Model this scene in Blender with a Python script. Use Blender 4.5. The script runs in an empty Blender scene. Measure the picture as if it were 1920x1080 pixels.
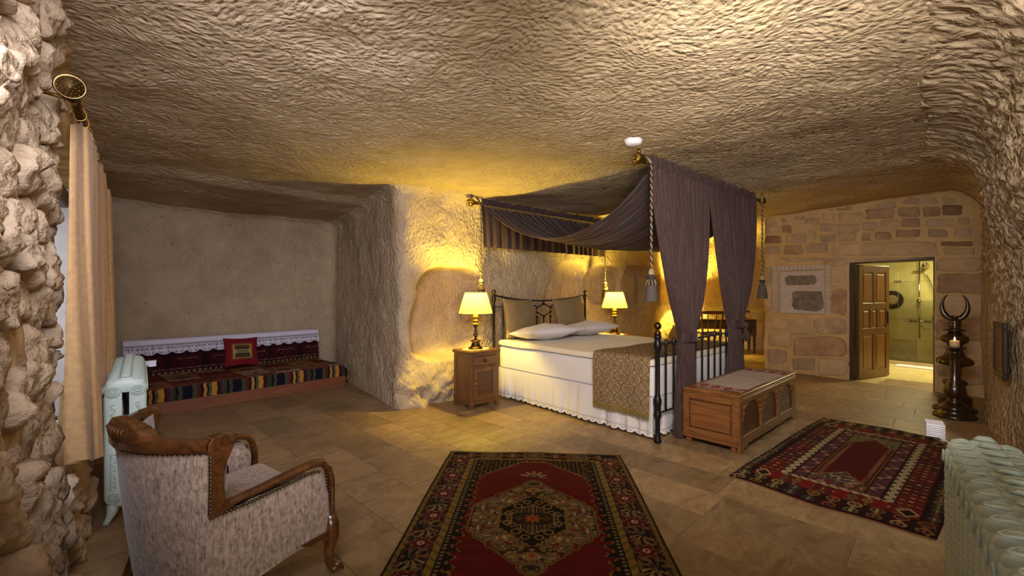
import bpy, math, random
import numpy as np
from mathutils import Vector, Matrix
random.seed(7); rng = np.random.default_rng(7)
PI = math.pi
SC = bpy.context.scene
COL = SC.collection
# ------------------------------------------------------------------ camera, world, lights, exposure
cam = bpy.data.cameras.new('camera'); cam_o = bpy.data.objects.new('camera', cam); COL.objects.link(cam_o)
FPX = 830.0; CH = 1.4; HY = 546.0
cam.sensor_width = 36; cam.lens = FPX/1920*36; cam.shift_y = 6/1920; cam.clip_start = .02
cam_o.location = (0, 0, CH); cam_o.rotation_euler = (PI/2, 0, 0)
SC.camera = cam_o
w = bpy.data.worlds.new('world'); SC.world = w; w.use_nodes = True
bg = w.node_tree.nodes['Background']; bg.inputs[0].default_value = (.62, .66, .80, 1); bg.inputs[1].default_value = .34
def light(name, kind, loc, energy, color, size=.1, target=None, size_y=None, spread=None):
    l = bpy.data.lights.new(name, kind); l.energy = energy; l.color = color
    if kind == 'AREA':
        l.size = size
        if size_y: l.shape = 'RECTANGLE'; l.size_y = size_y
        if spread: l.spread = spread
    else: l.shadow_soft_size = size
    o = bpy.data.objects.new(name, l); COL.objects.link(o); o.location = loc
    if target is not None:
        o.rotation_euler = (Vector(target)-Vector(loc)).to_track_quat('-Z', 'Y').to_euler()
    return o
WARM = (1.0, .74, .11)
LAMP = 135
light('overhead_fill', 'AREA', (.55, .9, 2.12), 43, (1.0, .92, .84), 1.0, (3.4, 7.0, 1.2), .6, math.radians(95))  # added fill light above the view, brightens the far side of the room
light('ceiling_wash', 'AREA', (.3, -.9, .9), 40, (1.0, .91, .80), 1.4, (.9, 5.2, 2.7), None, math.radians(120))
light('daylight_fill', 'AREA', (-.6, .5, 2.35), 62, (.84, .84, 1.0), .9, (-3.2, 6.4, 1.0), None, math.radians(90))
light('window_daylight', 'AREA', (-3.35, 2.0, 1.5), 80, (.60, .74, 1.0), 1.0, (-1.0, 4.0, 1.2), 1.5)
VS = SC.view_settings
VS.view_transform = 'Standard'; VS.look = 'None'; VS.exposure = 0.0; VS.gamma = 1.0; VS.use_curve_mapping = False
# ------------------------------------------------------------------ helpers
def s2l(c):
    c = np.asarray(c, float)/255.0
    return np.where(c <= .04045, c/12.92, ((c+.055)/1.055)**2.4)
def L4(r, g, b): return tuple(s2l((r, g, b)))+(1.0,)
def _h(ix, iy, iz, seed):
    n = (ix.astype(np.int64)*374761393 + iy.astype(np.int64)*668265263 + iz.astype(np.int64)*1440662683 + seed*974634277) & 0xffffffff
    n = ((n ^ (n >> 13))*1274126177) & 0xffffffff
    n = ((n ^ (n >> 16))*2246822519) & 0xffffffff
    return ((n ^ (n >> 15)) & 0xffffff)/float(0xffffff)
def vnoise(P, seed=0):
    P = np.asarray(P, float); I = np.floor(P); F = P-I; F = F*F*(3-2*F)
    ix, iy, iz = I[..., 0], I[..., 1], I[..., 2]; fx, fy, fz = F[..., 0], F[..., 1], F[..., 2]
    r = 0
    for a in (0, 1):
        for b in (0, 1):
            for c in (0, 1):
                wt = (fx if a else 1-fx)*(fy if b else 1-fy)*(fz if c else 1-fz)
                r = r+wt*_h(ix+a, iy+b, iz+c, seed)
    return r*2-1
def fbm(P, octaves=4, seed=0, gain=.5):
    P = np.asarray(P, float); r = 0; a = 1.0
    for k in range(octaves):
        r = r+a*vnoise(P*2**k, seed+k*17); a *= gain
    return r
def sstep(a, b, x):
    t = np.clip((x-a)/(b-a), 0, 1); return t*t*(3-2*t)
def P3(*a):
    a = np.broadcast_arrays(*[np.asarray(x, float) for x in a]); return np.stack(a, -1)
def ground(px, py, z=0.0):
    Y = FPX*(CH-z)/(py-HY); return ((px-960)/FPX*Y, Y, z)

def put(o, parent=None):
    COL.objects.link(o)
    if parent is not None: o.parent = parent
    return o
def thing(name, label, cat, loc=(0, 0, 0), rotz=0, group=None):
    o = bpy.data.objects.new(name, None); o.empty_display_size = .1; COL.objects.link(o)
    o.location = loc; o.rotation_euler = (0, 0, rotz); o['label'] = label; o['category'] = cat
    if group: o['group'] = group
    return o
def tag(o, label, cat, group=None):
    o['label'] = label; o['category'] = cat
    if group: o['group'] = group
    return o
def struct(o): o['kind'] = 'structure'; return o
def dup(root, loc, rotz=None, label=None):
    r = root.copy(); COL.objects.link(r); r.location = loc
    if rotz is not None: r.rotation_euler = (0, 0, rotz)
    if label: r['label'] = label
    for ch in list(root.children):
        c = ch.copy(); COL.objects.link(c); c.parent = r
        for g in list(ch.children):
            d = g.copy(); COL.objects.link(d); d.parent = c
    return r
class MB:
    def __init__(s): s.v = []; s.f = []; s.sm = []
    def add(s, vs, fs, smooth=False, M=None):
        n = len(s.v)
        if M is not None: vs = [tuple(M @ Vector(v)) for v in vs]
        s.v += [tuple(map(float, v)) for v in vs]; s.f += [tuple(i+n for i in f) for f in fs]; s.sm += [smooth]*len(fs); return s
    def box(s, x0, y0, z0, x1, y1, z1, b=0.0, M=None):
        if b <= 0:
            vs = [(x, y, z) for z in (z0, z1) for x, y in ((x0, y0), (x1, y0), (x1, y1), (x0, y1))]
            return s.add(vs, [(3, 2, 1, 0), (4, 5, 6, 7), (0, 1, 5, 4), (1, 2, 6, 5), (2, 3, 7, 6), (3, 0, 4, 7)], False, M)
        b = min(b, .49*(x1-x0), .49*(y1-y0), .49*(z1-z0))
        def ring(z, i): # octagon-like
            return [(x0+i+b, y0+i, z), (x1-i-b, y0+i, z), (x1-i, y0+i+b, z), (x1-i, y1-i-b, z), (x1-i-b, y1-i, z), (x0+i+b, y1-i, z), (x0+i, y1-i-b, z), (x0+i, y0+i+b, z)]
        def flat(z): return [(x0+b, y0+b, z), (x1-b, y0+b, z), (x1-b, y1-b, z), (x0+b, y1-b, z)]
        B = b
        vs = []
        for z in (z0+B, z1-B):
            vs += [(x0+B, y0, z), (x1-B, y0, z), (x1, y0+B, z), (x1, y1-B, z), (x1-B, y1, z), (x0+B, y1, z), (x0, y1-B, z), (x0, y0+B, z)]
        vs += flat(z0)+flat(z1)
        fs = [(i, (i+1) % 8, (i+1) % 8+8, i+8) for i in range(8)]
        fs += [(19, 18, 17, 16), (20, 21, 22, 23)]
        bt = [16, 17, 18, 19]
        e = [(0, 1), (2, 3), (4, 5), (6, 7)]
        fs += [(16, 17, 1, 0), (17, 18, 3, 2), (18, 19, 5, 4), (19, 16, 7, 6)]
        fs += [(17, 2, 1), (18, 4, 3), (19, 6, 5), (16, 0, 7)]
        fs += [(21, 20, 8, 9), (22, 21, 10, 11), (23, 22, 12, 13), (20, 23, 14, 15)]
        fs += [(21, 9, 10), (22, 11, 12), (23, 13, 14), (20, 15, 8)]
        return s.add(vs, fs, False, M)
    def lathe(s, prof, n=16, M=None, smooth=True):
        vs = []; fs = []
        for r, z in prof:
            for k in range(n):
                a = 2*PI*k/n; vs.append((r*math.cos(a), r*math.sin(a), z))
        m = len(prof)
        for i in range(m-1):
            for k in range(n):
                k2 = (k+1) % n; fs.append((i*n+k, i*n+k2, (i+1)*n+k2, (i+1)*n+k))
        if prof[0][0] > 1e-5: fs.append(tuple(range(n-1, -1, -1)))
        if prof[-1][0] > 1e-5: fs.append(tuple((m-1)*n+k for k in range(n)))
        return s.add(vs, fs, smooth, M)
    def tube(s, pts, r, n=8, closed=False, flat=None, smooth=True, M=None, up=(0, 0, 1), sq=1.0):
        pts = [Vector(p) for p in pts]; m = len(pts); vs = []; fs = []
        rs = r if hasattr(r, '__len__') else [r]*m
        up = Vector(up); prev = None
        for i, p in enumerate(pts):
            if closed: d = pts[(i+1) % m]-pts[(i-1) % m]
            else: d = pts[min(i+1, m-1)]-pts[max(i-1, 0)]
            if d.length < 1e-9: d = Vector((0, 0, 1))
            d.normalize()
            if prev is None:
                u = up if abs(d.dot(up)) < .95 else Vector((1, 0, 0))
            else: u = prev
            a = u-d*u.dot(d)
            if a.length < 1e-6: a = d.orthogonal()
            a.normalize(); bb = d.cross(a); prev = a
            for k in range(n):
                t = 2*PI*k/n
                ra = rs[i]; rb = rs[i]*(flat if flat else 1)
                c0 = math.cos(t); s0 = math.sin(t)
                if sq != 1: c0 = math.copysign(abs(c0)**sq, c0); s0 = math.copysign(abs(s0)**sq, s0)
                vs.append(tuple(p+a*(ra*c0)+bb*(rb*s0)))
        for i in range(m if closed else m-1):
            j = (i+1) % m
            for k in range(n):
                k2 = (k+1) % n; fs.append((i*n+k, i*n+k2, j*n+k2, j*n+k))
        if not closed: fs += [tuple(range(n-1, -1, -1)), tuple((m-1)*n+k for k in range(n))]
        return s.add(vs, fs, smooth, M)
    def ball(s, c, r, n=12, m=8, sc=(1, 1, 1), M=None):
        vs = [(c[0], c[1], c[2]-r*sc[2])]; fs = []
        for i in range(1, m):
            t = PI*i/m
            for k in range(n):
                a = 2*PI*k/n; vs.append((c[0]+r*sc[0]*math.sin(t)*math.cos(a), c[1]+r*sc[1]*math.sin(t)*math.sin(a), c[2]-r*sc[2]*math.cos(t)))
        vs.append((c[0], c[1], c[2]+r*sc[2])); e = len(vs)-1
        for k in range(n):
            k2 = (k+1) % n; fs.append((0, 1+k2, 1+k)); fs.append((e, e-n+k, e-n+k2))
        for i in range(m-2):
            for k in range(n):
                k2 = (k+1) % n; fs.append((1+i*n+k, 1+i*n+k2, 1+(i+1)*n+k2, 1+(i+1)*n+k))
        return s.add(vs, fs, True, M)
    def prism(s, poly, y0, y1, M=None, smooth=False):  # polygon in x,z extruded along y
        n = len(poly)
        vs = [(x, y0, z) for x, z in poly]+[(x, y1, z) for x, z in poly]
        fs = [tuple(range(n)), tuple(range(2*n-1, n-1, -1))]+[((i+1) % n, i, i+n, (i+1) % n+n) for i in range(n)]
        return s.add(vs, fs, smooth, M)
    def grid(s, P, smooth=True, M=None, wrap=False):
        P = np.asarray(P); a, b = P.shape[:2]
        vs = P.reshape(-1, 3).tolist(); fs = []
        for i in range(a if wrap else a-1):
            i2 = (i+1) % a
            for j in range(b-1): fs.append((i*b+j, i2*b+j, i2*b+j+1, i*b+j+1))
        return s.add(vs, fs, smooth, M)
    def mesh(s, name):
        me = bpy.data.meshes.new(name); me.from_pydata(s.v, [], s.f)
        me.polygons.foreach_set('use_smooth', s.sm); me.update(); return me
    def build(s, name, mat, parent=None):
        me = s.mesh(name); me.materials.append(mat)
        return put(bpy.data.objects.new(name, me), parent)
def inst(name, me, parent=None, loc=None, rot=None, scale=None):
    o = put(bpy.data.objects.new(name, me), parent)
    if loc is not None: o.location = loc
    if rot is not None: o.rotation_euler = rot
    if scale is not None: o.scale = scale
    return o
def surf(name, P, mat, parent=None, color=None, keep=None, smooth=True, wrap=False, alpha=None, flip=False):
    """numpy grid -> one mesh object; color (n,m,3) linear goes to the attribute 'col'."""
    P = np.asarray(P, float); n, m = P.shape[:2]
    idx = np.arange(n*m).reshape(n, m)
    if wrap: idx = np.concatenate([idx, idx[:1]], 0)
    q = np.stack([idx[:-1, :-1], idx[1:, :-1], idx[1:, 1:], idx[:-1, 1:]], -1)
    if flip: q = q[..., ::-1]
    q = q[keep] if keep is not None else q.reshape(-1, 4)
    q = q.reshape(-1, 4); nf = len(q)
    me = bpy.data.meshes.new(name)
    me.vertices.add(n*m); me.vertices.foreach_set('co', P.reshape(-1).astype(np.float32))
    me.loops.add(nf*4); me.loops.foreach_set('vertex_index', q.reshape(-1).astype(np.int32))
    me.polygons.add(nf); me.polygons.foreach_set('loop_start', (np.arange(nf)*4).astype(np.int32))
    me.update(calc_edges=True)
    me.polygons.foreach_set('use_smooth', np.full(nf, smooth))
    if color is not None:
        at = me.color_attributes.new('col', 'FLOAT_COLOR', 'POINT')
        c = np.ones((n, m, 4), np.float32); c[..., :3] = color
        if alpha is not None: c[..., 3] = alpha
        at.data.foreach_set('color', c.reshape(-1))
    me.validate(); me.materials.append(mat)
    return put(bpy.data.objects.new(name, me), parent)
def modify(o, kind, **k):
    m = o.modifiers.new(kind.lower(), kind)
    for a, b in k.items(): setattr(m, a, b)
    return m
# ------------------------------------------------------------------ materials
class NT:
    def __init__(s, name):
        s.m = bpy.data.materials.new(name); s.m.use_nodes = True; s.t = s.m.node_tree; s.n = s.t.nodes
        s.b = s.n['Principled BSDF']; s.out = s.n['Material Output']
    def new(s, k, **kw):
        n = s.n.new(k)
        for a, b in kw.items(): setattr(n, a, b)
        return n
    def ln(s, a, b): s.t.links.new(a, b)
    def coord(s, scale=(1, 1, 1), rot=(0, 0, 0), kind='Object'):
        tc = s.new('ShaderNodeTexCoord'); mp = s.new('ShaderNodeMapping')
        mp.inputs['Scale'].default_value = scale; mp.inputs['Rotation'].default_value = rot
        s.ln(tc.outputs[kind], mp.inputs[0]); return mp.outputs[0]
    def noise(s, vec, scale=1, detail=4, rough=.55, dist=0):
        n = s.new('ShaderNodeTexNoise'); n.inputs['Scale'].default_value = scale; n.inputs['Detail'].default_value = detail
        n.inputs['Roughness'].default_value = rough; n.inputs['Distortion'].default_value = dist
        if vec is not None: s.ln(vec, n.inputs['Vector'])
        return n.outputs[0]
    def ramp(s, fac, stops, interp='LINEAR'):
        r = s.new('ShaderNodeValToRGB'); r.color_ramp.interpolation = interp
        e = r.color_ramp.elements
        while len(e) < len(stops): e.new(.5)
        for i, (p, c) in enumerate(stops): e[i].position = p; e[i].color = c if len(c) == 4 else tuple(c)+(1,)
        s.ln(fac, r.inputs[0]); return r.outputs[0]
    def mix(s, fac, a, b, mode='MIX'):
        n = s.new('ShaderNodeMix', data_type='RGBA', blend_type=mode)
        for sock, v in ((n.inputs[0], fac), (n.inputs[6], a), (n.inputs[7], b)):
            if hasattr(v, 'is_output'): s.ln(v, sock)
            else: sock.default_value = v
        return n.outputs[2]
    def math(s, op, a, b=0.0):
        n = s.new('ShaderNodeMath', operation=op)
        for i, v in enumerate((a, b)):
            if hasattr(v, 'is_output'): s.ln(v, n.inputs[i])
            else: n.inputs[i].default_value = v
        return n.outputs[0]
    def bump(s, h, strength=.5, dist=.01, prev=None):
        n = s.new('ShaderNodeBump'); n.inputs['Strength'].default_value = strength; n.inputs['Distance'].default_value = dist
        s.ln(h, n.inputs['Height'])
        if prev is not None: s.ln(prev, n.inputs['Normal'])
        s.ln(n.outputs[0], s.b.inputs['Normal']); return n.outputs[0]
    def col(s, c):
        if hasattr(c, 'is_output'): s.ln(c, s.b.inputs['Base Color'])
        else: s.b.inputs['Base Color'].default_value = c
    def set(s, rough=.5, metal=0, spec=None, sheen=None, coat=None):
        s.b.inputs['Roughness'].default_value = rough; s.b.inputs['Metallic'].default_value = metal
        if spec is not None: s.b.inputs['Specular IOR Level'].default_value = spec
        if sheen is not None:
            s.b.inputs['Sheen Weight'].default_value = sheen; s.b.inputs['Sheen Roughness'].default_value = .4
        if coat is not None: s.b.inputs['Coat Weight'].default_value = coat; s.b.inputs['Coat Roughness'].default_value = .2
        return s
def m_plain(name, c, rough=.5, metal=0, var=.12, bump=.0, scale=30, **k):
    t = NT(name); v = t.noise(t.coord(), scale, 4)
    c0 = tuple(x*(1-var) for x in c[:3])+(1,); c1 = tuple(min(1, x*(1+var)) for x in c[:3])+(1,)
    t.col(t.ramp(v, [(.3, c0), (.7, c1)])); t.set(rough, metal, **k)
    if bump: t.bump(v, bump, .004)
    return t.m
def m_wood(name, c0, c1, axis='x', rough=.35, coat=.3, fine=1.0):
    t = NT(name); sc = {'x': (.7, 9, 9), 'y': (9, .7, 9), 'z': (9, 9, .7)}[axis]
    sc = tuple(v*fine for v in sc)
    n = t.noise(t.coord(sc), 1.5, 4, .5, 2.2); n2 = t.noise(t.coord(tuple(v*5 for v in sc)), 2, 2)
    a = t.ramp(n, [(.28, c0), (.72, c1)])
    t.col(t.mix(.18, a, t.ramp(n2, [(.35, c0), (.65, c1)]))); t.set(rough, 0, coat=coat); t.bump(n2, .06, .001); return t.m
def m_attr(name, rough=.9, bump=.3, bscale=400, sheen=0, rnd=.0):
    t = NT(name); a = t.new('ShaderNodeAttribute', attribute_name='col')
    n = t.noise(t.coord(), bscale, 2); n2 = t.noise(t.coord(), 9, 3)
    t.col(t.mix(.35, a.outputs['Color'], t.ramp(n2, [(.3, (.45, .42, .42, 1)), (.7, (.95, .92, .9, 1))]), 'MULTIPLY'))
    t.set(rough, 0, spec=.15, sheen=sheen); t.bump(n, bump, .003); return t.m
def m_rock(name, stops, chisel=(6, 22, 6), rot=(0, 0, 0), strength=.9, dist=.03, pits=True, fine=60):
    t = NT(name); co = t.coord()
    big = t.noise(co, .55, 5, .6, .4)
    c = t.ramp(big, stops)
    med = t.noise(co, 5, 5, .65)
    c = t.mix(.35, c, t.ramp(med, [(.3, (.6, .55, .5, 1)), (.7, (1.2, 1.18, 1.12, 1))]), 'MULTIPLY')
    if pits:
        v = t.new('ShaderNodeTexVoronoi'); v.inputs['Scale'].default_value = 7.0; t.ln(co, v.inputs['Vector'])
        p = t.ramp(v.outputs['Distance'], [(.045, (.22, .15, .09, 1)), (.10, (1, 1, 1, 1))])
        c = t.mix(.7, c, p, 'MULTIPLY')
    t.col(c); t.set(.95, 0, spec=.15)
    w1 = t.noise(co, 1.1, 2)
    warp = t.new('ShaderNodeVectorMath', operation='MULTIPLY_ADD')
    t.ln(t.new('ShaderNodeTexNoise').outputs['Color'], warp.inputs[0]); nn = warp.inputs[0].links[0].from_node
    nn.inputs['Scale'].default_value = 1.3; t.ln(co, nn.inputs['Vector']); warp.inputs[1].default_value = (.5, .5, .5); t.ln(co, warp.inputs[2])
    mp = t.new('ShaderNodeMapping'); mp.inputs['Scale'].default_value = chisel; mp.inputs['Rotation'].default_value = rot
    t.ln(warp.outputs[0], mp.inputs[0])
    vo = t.new('ShaderNodeTexVoronoi', feature='SMOOTH_F1'); vo.inputs['Scale'].default_value = 1.0; vo.inputs['Smoothness'].default_value = .35
    t.ln(mp.outputs[0], vo.inputs['Vector'])
    h1 = t.noise(mp.outputs[0], 1.2, 3, .5, .6); h2 = t.noise(co, fine, 4, .6)
    h = t.math('ADD', t.math('MULTIPLY', vo.outputs['Distance'], -.75), t.math('MULTIPLY', h1, .8)); h = t.math('ADD', h, t.math('MULTIPLY', h2, .16))
    t.bump(h, strength, dist); return t.m
TAN = [(.30, L4(164, 142, 114)), (.48, L4(184, 164, 134)), (.62, L4(190, 170, 140)), (.78, L4(178, 152, 114))]
PALE = [(.30, L4(168, 150, 126)), (.50, L4(190, 171, 144)), (.72, L4(182, 158, 126))]
M = {}
M['ceiling'] = m_rock('carved_tuff_ceiling', TAN, (25, 31, 22), (0, 0, .25), .85, .022)
M['cave'] = m_rock('carved_tuff_wall', TAN, (30, 30, 20), (.3, .5, .4), .9, .026)
M['cave_right'] = m_rock('rough_tuff_wall', PALE, (16, 16, 12), (.2, .4, .3), 1.0, .05, True, 40)
M['mortar'] = m_rock('lime_mortar', [(.3, L4(176, 146, 104)), (.7, L4(196, 168, 124))], (14, 14, 14), (0, 0, 0), .4, .015, False, 80)
def m_stone(name, c0, c1, tone=.3, bs=.7):
    t = NT(name); oi = t.new('ShaderNodeObjectInfo'); co = t.coord()
    off = t.new('ShaderNodeVectorMath', operation='MULTIPLY_ADD'); t.ln(oi.outputs['Random'], off.inputs[0]); off.inputs[1].default_value = (37, 53, 71); t.ln(co, off.inputs[2])
    n = t.noise(off.outputs[0], 6, 5, .65); n2 = t.noise(off.outputs[0], 34, 5, .6)
    c = t.ramp(n, [(.3, c0), (.68, c1)])
    k = t.ramp(oi.outputs['Random'], [(0, (1-tone, 1-tone, 1-tone, 1)), (1, (1+tone*.5, 1+tone*.46, 1+tone*.42, 1))])
    c = t.mix(1.0, c, k, 'MULTIPLY'); t.col(c); t.set(.93, 0, spec=.15)
    b = t.bump(t.math('ADD', n, t.math('MULTIPLY', n2, .5)), bs, .03); return t.m
M['rubble'] = m_stone('rubble_stone', L4(164, 140, 110), L4(204, 180, 148), .18, 1.0)
M['st_light'] = m_stone('pale_wall_stone', L4(170, 146, 116), L4(192, 168, 136), .12, .4)
M['st_tan'] = m_stone('tan_wall_stone', L4(164, 138, 106), L4(192, 166, 130), .15, .5)
M['st_grey'] = m_stone('grey_wall_stone', L4(146, 124, 100), L4(184, 160, 132), .15, .6)
M['st_brown'] = m_stone('brown_wall_stone', L4(138, 108, 84), L4(174, 144, 114), .15, .6)
M['st_dark'] = m_stone('dark_wall_stone', L4(104, 80, 62), L4(146, 116, 92), .15, .6)
def m_tile(name, c0, c1, vein, rough=.32):
    t = NT(name); oi = t.new('ShaderNodeObjectInfo'); co = t.coord((1.0, 1.6, 1.0))
    off = t.new('ShaderNodeVectorMath', operation='MULTIPLY_ADD'); t.ln(oi.outputs['Random'], off.inputs[0]); off.inputs[1].default_value = (31, 17, 5); t.ln(co, off.inputs[2])
    n = t.noise(off.outputs[0], 5, 6, .68, 1.0); n2 = t.noise(off.outputs[0], 3.2, 3, .6, 2.2)
    c = t.ramp(n, [(.30, c0), (.66, c1)])
    v = t.ramp(t.math('ABSOLUTE', t.math('SUBTRACT', n2, .5)), [(.0, (1, 1, 1, 1)), (.014, (0, 0, 0, 1))])
    c = t.mix(t.math('MULTIPLY', v, .38), c, vein)
    k = t.ramp(oi.outputs['Random'], [(0, (.72, .72, .72, 1)), (1, (1.12, 1.1, 1.06, 1))])
    t.col(t.mix(1.0, c, k, 'MULTIPLY')); t.set(rough, 0, spec=.4); t.bump(n, .08, .002); return t.m
M['tile'] = m_tile('brown_marble_tile', L4(118, 93, 64), L4(160, 133, 97), L4(200, 176, 138), .42)
M['grout'] = m_plain('tile_grout', L4(190, 168, 134), .9)
M['bath_tile'] = m_tile('cream_bath_tile', L4(205, 190, 130), L4(222, 208, 150), L4(226, 214, 160), .25)
M['wood_chest'] = m_wood('chest_wood', L4(84, 48, 20), L4(136, 86, 42), 'x', .42, .2)
M['wood_chest_dark'] = m_wood('chest_wood_dark', L4(54, 30, 14), L4(98, 58, 28), 'x', .42, .2)
M['wood_chest_end'] = m_wood('chest_end_wood', L4(84, 48, 20), L4(136, 86, 42), 'y', .42, .2)
M['wood_night'] = m_wood('nightstand_wood', L4(76, 44, 20), L4(116, 72, 36), 'z', .38, .3)
M['wood_chair'] = m_wood('walnut_polish', L4(44, 24, 10), L4(92, 54, 22), 'x', .25, .5)
M['wood_bench'] = m_wood('bench_board_wood', L4(112, 64, 38), L4(142, 86, 54), 'x', .5, .1)
M['wood_dark'] = m_wood('dark_turned_wood', L4(30, 17, 10), L4(58, 35, 20), 'z', .25, .5)
M['wood_desk'] = m_wood('desk_wood', L4(40, 26, 22), L4(66, 46, 38), 'x', .35, .3)
M['wood_door'] = m_wood('door_wood', L4(84, 52, 20), L4(122, 80, 34), 'z', .4, .25)
M['wood_door_panel'] = m_wood('door_panel_wood', L4(104, 62, 22), L4(152, 98, 40), 'z', .4, .25)
M['wood_frame'] = m_wood('door_frame_wood', L4(40, 24, 20), L4(64, 42, 34), 'z', .5, .1)
M['brass'] = m_plain('aged_brass', L4(150, 120, 62), .32, 1.0, .2)
M['brass_dark'] = m_plain('dark_brass', L4(98, 78, 48), .35, 1.0, .25)
M['chrome'] = m_plain('chrome', L4(205, 205, 200), .15, 1.0, .03)
M['iron'] = m_plain('black_iron', L4(34, 32, 36), .38, .6, .2)
M['white_cloth'] = m_plain('white_cotton', L4(214, 208, 210), .9, 0, .03, .15, 60, spec=.2, sheen=.2)
M['duvet'] = m_plain('cream_duvet', L4(214, 202, 182), .9, 0, .04, .15, 40, spec=.2, sheen=.2)
M['lace'] = m_plain('cotton_lace', L4(222, 216, 218), .9, 0, .03)
M['velvet'] = None
def m_velvet(name, c0, c1, stretch=(5, 5, 2), sheen=.12):
    t = NT(name); n = t.noise(t.coord(stretch), 6, 6, .72, .5); n2 = t.noise(t.coord((160, 160, 12)), 1, 3)
    c = t.ramp(n, [(.36, c0), (.64, c1)]); t.col(t.mix(.3, c, t.ramp(n2, [(.35, c0), (.65, c1)])))
    t.set(.75, 0, spec=.2, sheen=sheen); t.bump(n2, .25, .002); return t.m
M['chair_velvet'] = m_velvet('mushroom_crushed_velvet', L4(92, 72, 56), L4(172, 152, 136), (10, 10, 6), .25)
M['drape'] = m_velvet('aubergine_velvet', L4(44, 31, 31), L4(78, 58, 55), (9, 9, .22), .14)  # vertical light and dark streaks in the colour imitate fold shading and sheen
M['cushion_brown'] = m_velvet('taupe_brocade', L4(108, 90, 62), L4(142, 122, 88), (14, 14, 14))
M['curtain'] = m_plain('beige_brocade_curtain', L4(186, 150, 104), .85, 0, .13, .35, 34, spec=.15, sheen=.1)
M['radiator'] = m_plain('pale_mint_enamel', L4(186, 200, 188), .42, 0, .05, .12, 90)
M['white_plastic'] = m_plain('white_plastic', L4(226, 224, 232), .4, 0, .02)
M['rug'] = m_attr('knotted_wool', .95, .5, 260, 0)
M['kilim'] = m_attr('kilim_weave', .95, .4, 300, 0)
M['brocade'] = m_attr('damask_brocade', .8, .3, 500, 0)
M['dark_red_pile'] = m_attr('dark_red_pile', .95, .5, 260, 0)
M['red_cloth'] = m_attr('red_cushion_cloth', .9, .3, 400, 0)
M['tassel'] = m_plain('taupe_tassel_thread', L4(72, 62, 57), .9, 0, .2, .3, 90)
M['cord'] = m_plain('two_tone_cord', L4(140, 122, 92), .8, 0, .35, .3, 160)
M['cord_dark'] = m_plain('dark_cord', L4(42, 34, 32), .85, 0, .3)
M['stud'] = m_plain('antique_nail_head', L4(92, 76, 56), .3, 1.0, .2)
M['paint_frame'] = m_plain('dark_picture_frame', L4(48, 28, 18), .4, 0, .2)
M['picture'] = m_plain('framed_print', L4(96, 70, 48), .3, 0, .5, 0, 9)
M['plaster'] = m_plain('smooth_plaster', L4(176, 164, 160), .9, 0, .1, .3, 14)
M['stain'] = m_plain('stained_plaster', L4(112, 100, 92), .95, 0, .35, .3, 16)
M['candle'] = m_plain('candle_wax', L4(226, 196, 150), .5)
M['bulb'] = None
def m_emit(name, c, s):
    t = NT(name); e = t.new('ShaderNodeEmission'); e.inputs[0].default_value = c; e.inputs[1].default_value = s
    t.ln(e.outputs[0], t.out.inputs[0]); return t.m
M['flame'] = m_emit('candle_flame', (1, .55, .15, 1), 12)
M['bulb'] = m_emit('warm_bulb', (1, .72, .28, 1), 6)
def m_shade():
    t = NT('linen_lamp_shade'); tr = t.new('ShaderNodeBsdfTranslucent'); tr.inputs[0].default_value = (.36, .27, .045, 1)
    df = t.new('ShaderNodeBsdfDiffuse'); df.inputs[0].default_value = (.80, .70, .40, 1); mx = t.new('ShaderNodeMixShader'); mx.inputs[0].default_value = .35
    t.ln(tr.outputs[0], mx.inputs[1]); t.ln(df.outputs[0], mx.inputs[2]); t.ln(mx.outputs[0], t.out.inputs[0]); return t.m
M['shade'] = m_shade()
def m_glass(name, tint=(1, 1, 1, 1), refl=.06):
    t = NT(name); a = t.new('ShaderNodeBsdfTransparent'); a.inputs[0].default_value = tint
    g = t.new('ShaderNodeBsdfGlossy'); g.inputs['Roughness'].default_value = .03; lw = t.new('ShaderNodeFresnel'); lw.inputs[0].default_value = 1.45
    mx = t.new('ShaderNodeMixShader'); t.ln(lw.outputs[0], mx.inputs[0]); t.ln(a.outputs[0], mx.inputs[1]); t.ln(g.outputs[0], mx.inputs[2]); t.ln(mx.outputs[0], t.out.inputs[0]); return t.m
M['glass'] = m_glass('clear_glass', (.93, .95, .9, 1))
def m_lace():
    t = NT('openwork_lace'); a = t.new('ShaderNodeAttribute', attribute_name='col'); tr = t.new('ShaderNodeBsdfTransparent')
    d = t.new('ShaderNodeBsdfDiffuse'); t.ln(a.outputs['Color'], d.inputs[0]); mx = t.new('ShaderNodeMixShader')
    t.ln(a.outputs['Alpha'], mx.inputs[0]); t.ln(tr.outputs[0], mx.inputs[1]); t.ln(d.outputs[0], mx.inputs[2]); t.ln(mx.outputs[0], t.out.inputs[0]); return t.m
M['openlace'] = m_lace()
# ------------------------------------------------------------------ the shell: floor, cave walls, ceiling, masonry wall
def Hc(x, y):
    x = np.asarray(x, float); y = np.asarray(y, float)
    q = P3(x, y, 0*x)
    far = sstep(4.5, 7.5, x*.62+y*.62)*sstep(1.5, 4.5, x)
    alc = sstep(.15, .5, -( (x+1.32)*.695-(y-5.2)*.719) - .75)      # lower over the back of the alcove
    return 2.63+.13*far-.05*alc+.05*fbm(q*.45, 2, 3)+.013*fbm(q*2.2, 2, 5)
gx = np.arange(-6.2, 7.6, .026); gy = np.arange(-.2, 11.4, .026)
X, Y = np.meshgrid(gx, gy, indexing='ij')
Z = Hc(X, Y)
q = P3(X*14+1.6*fbm(P3(X, Y, 0*X)*.9, 2, 8), Y*18+2.6*fbm(P3(X, Y, 0*X)*.8, 2, 9), 0*X)
Z = Z+(.0065*np.abs(fbm(q, 2, 11))+.004*fbm(q*2.2, 2, 12))*(1-.55*sstep(4.0, 7.0, Y))
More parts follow.
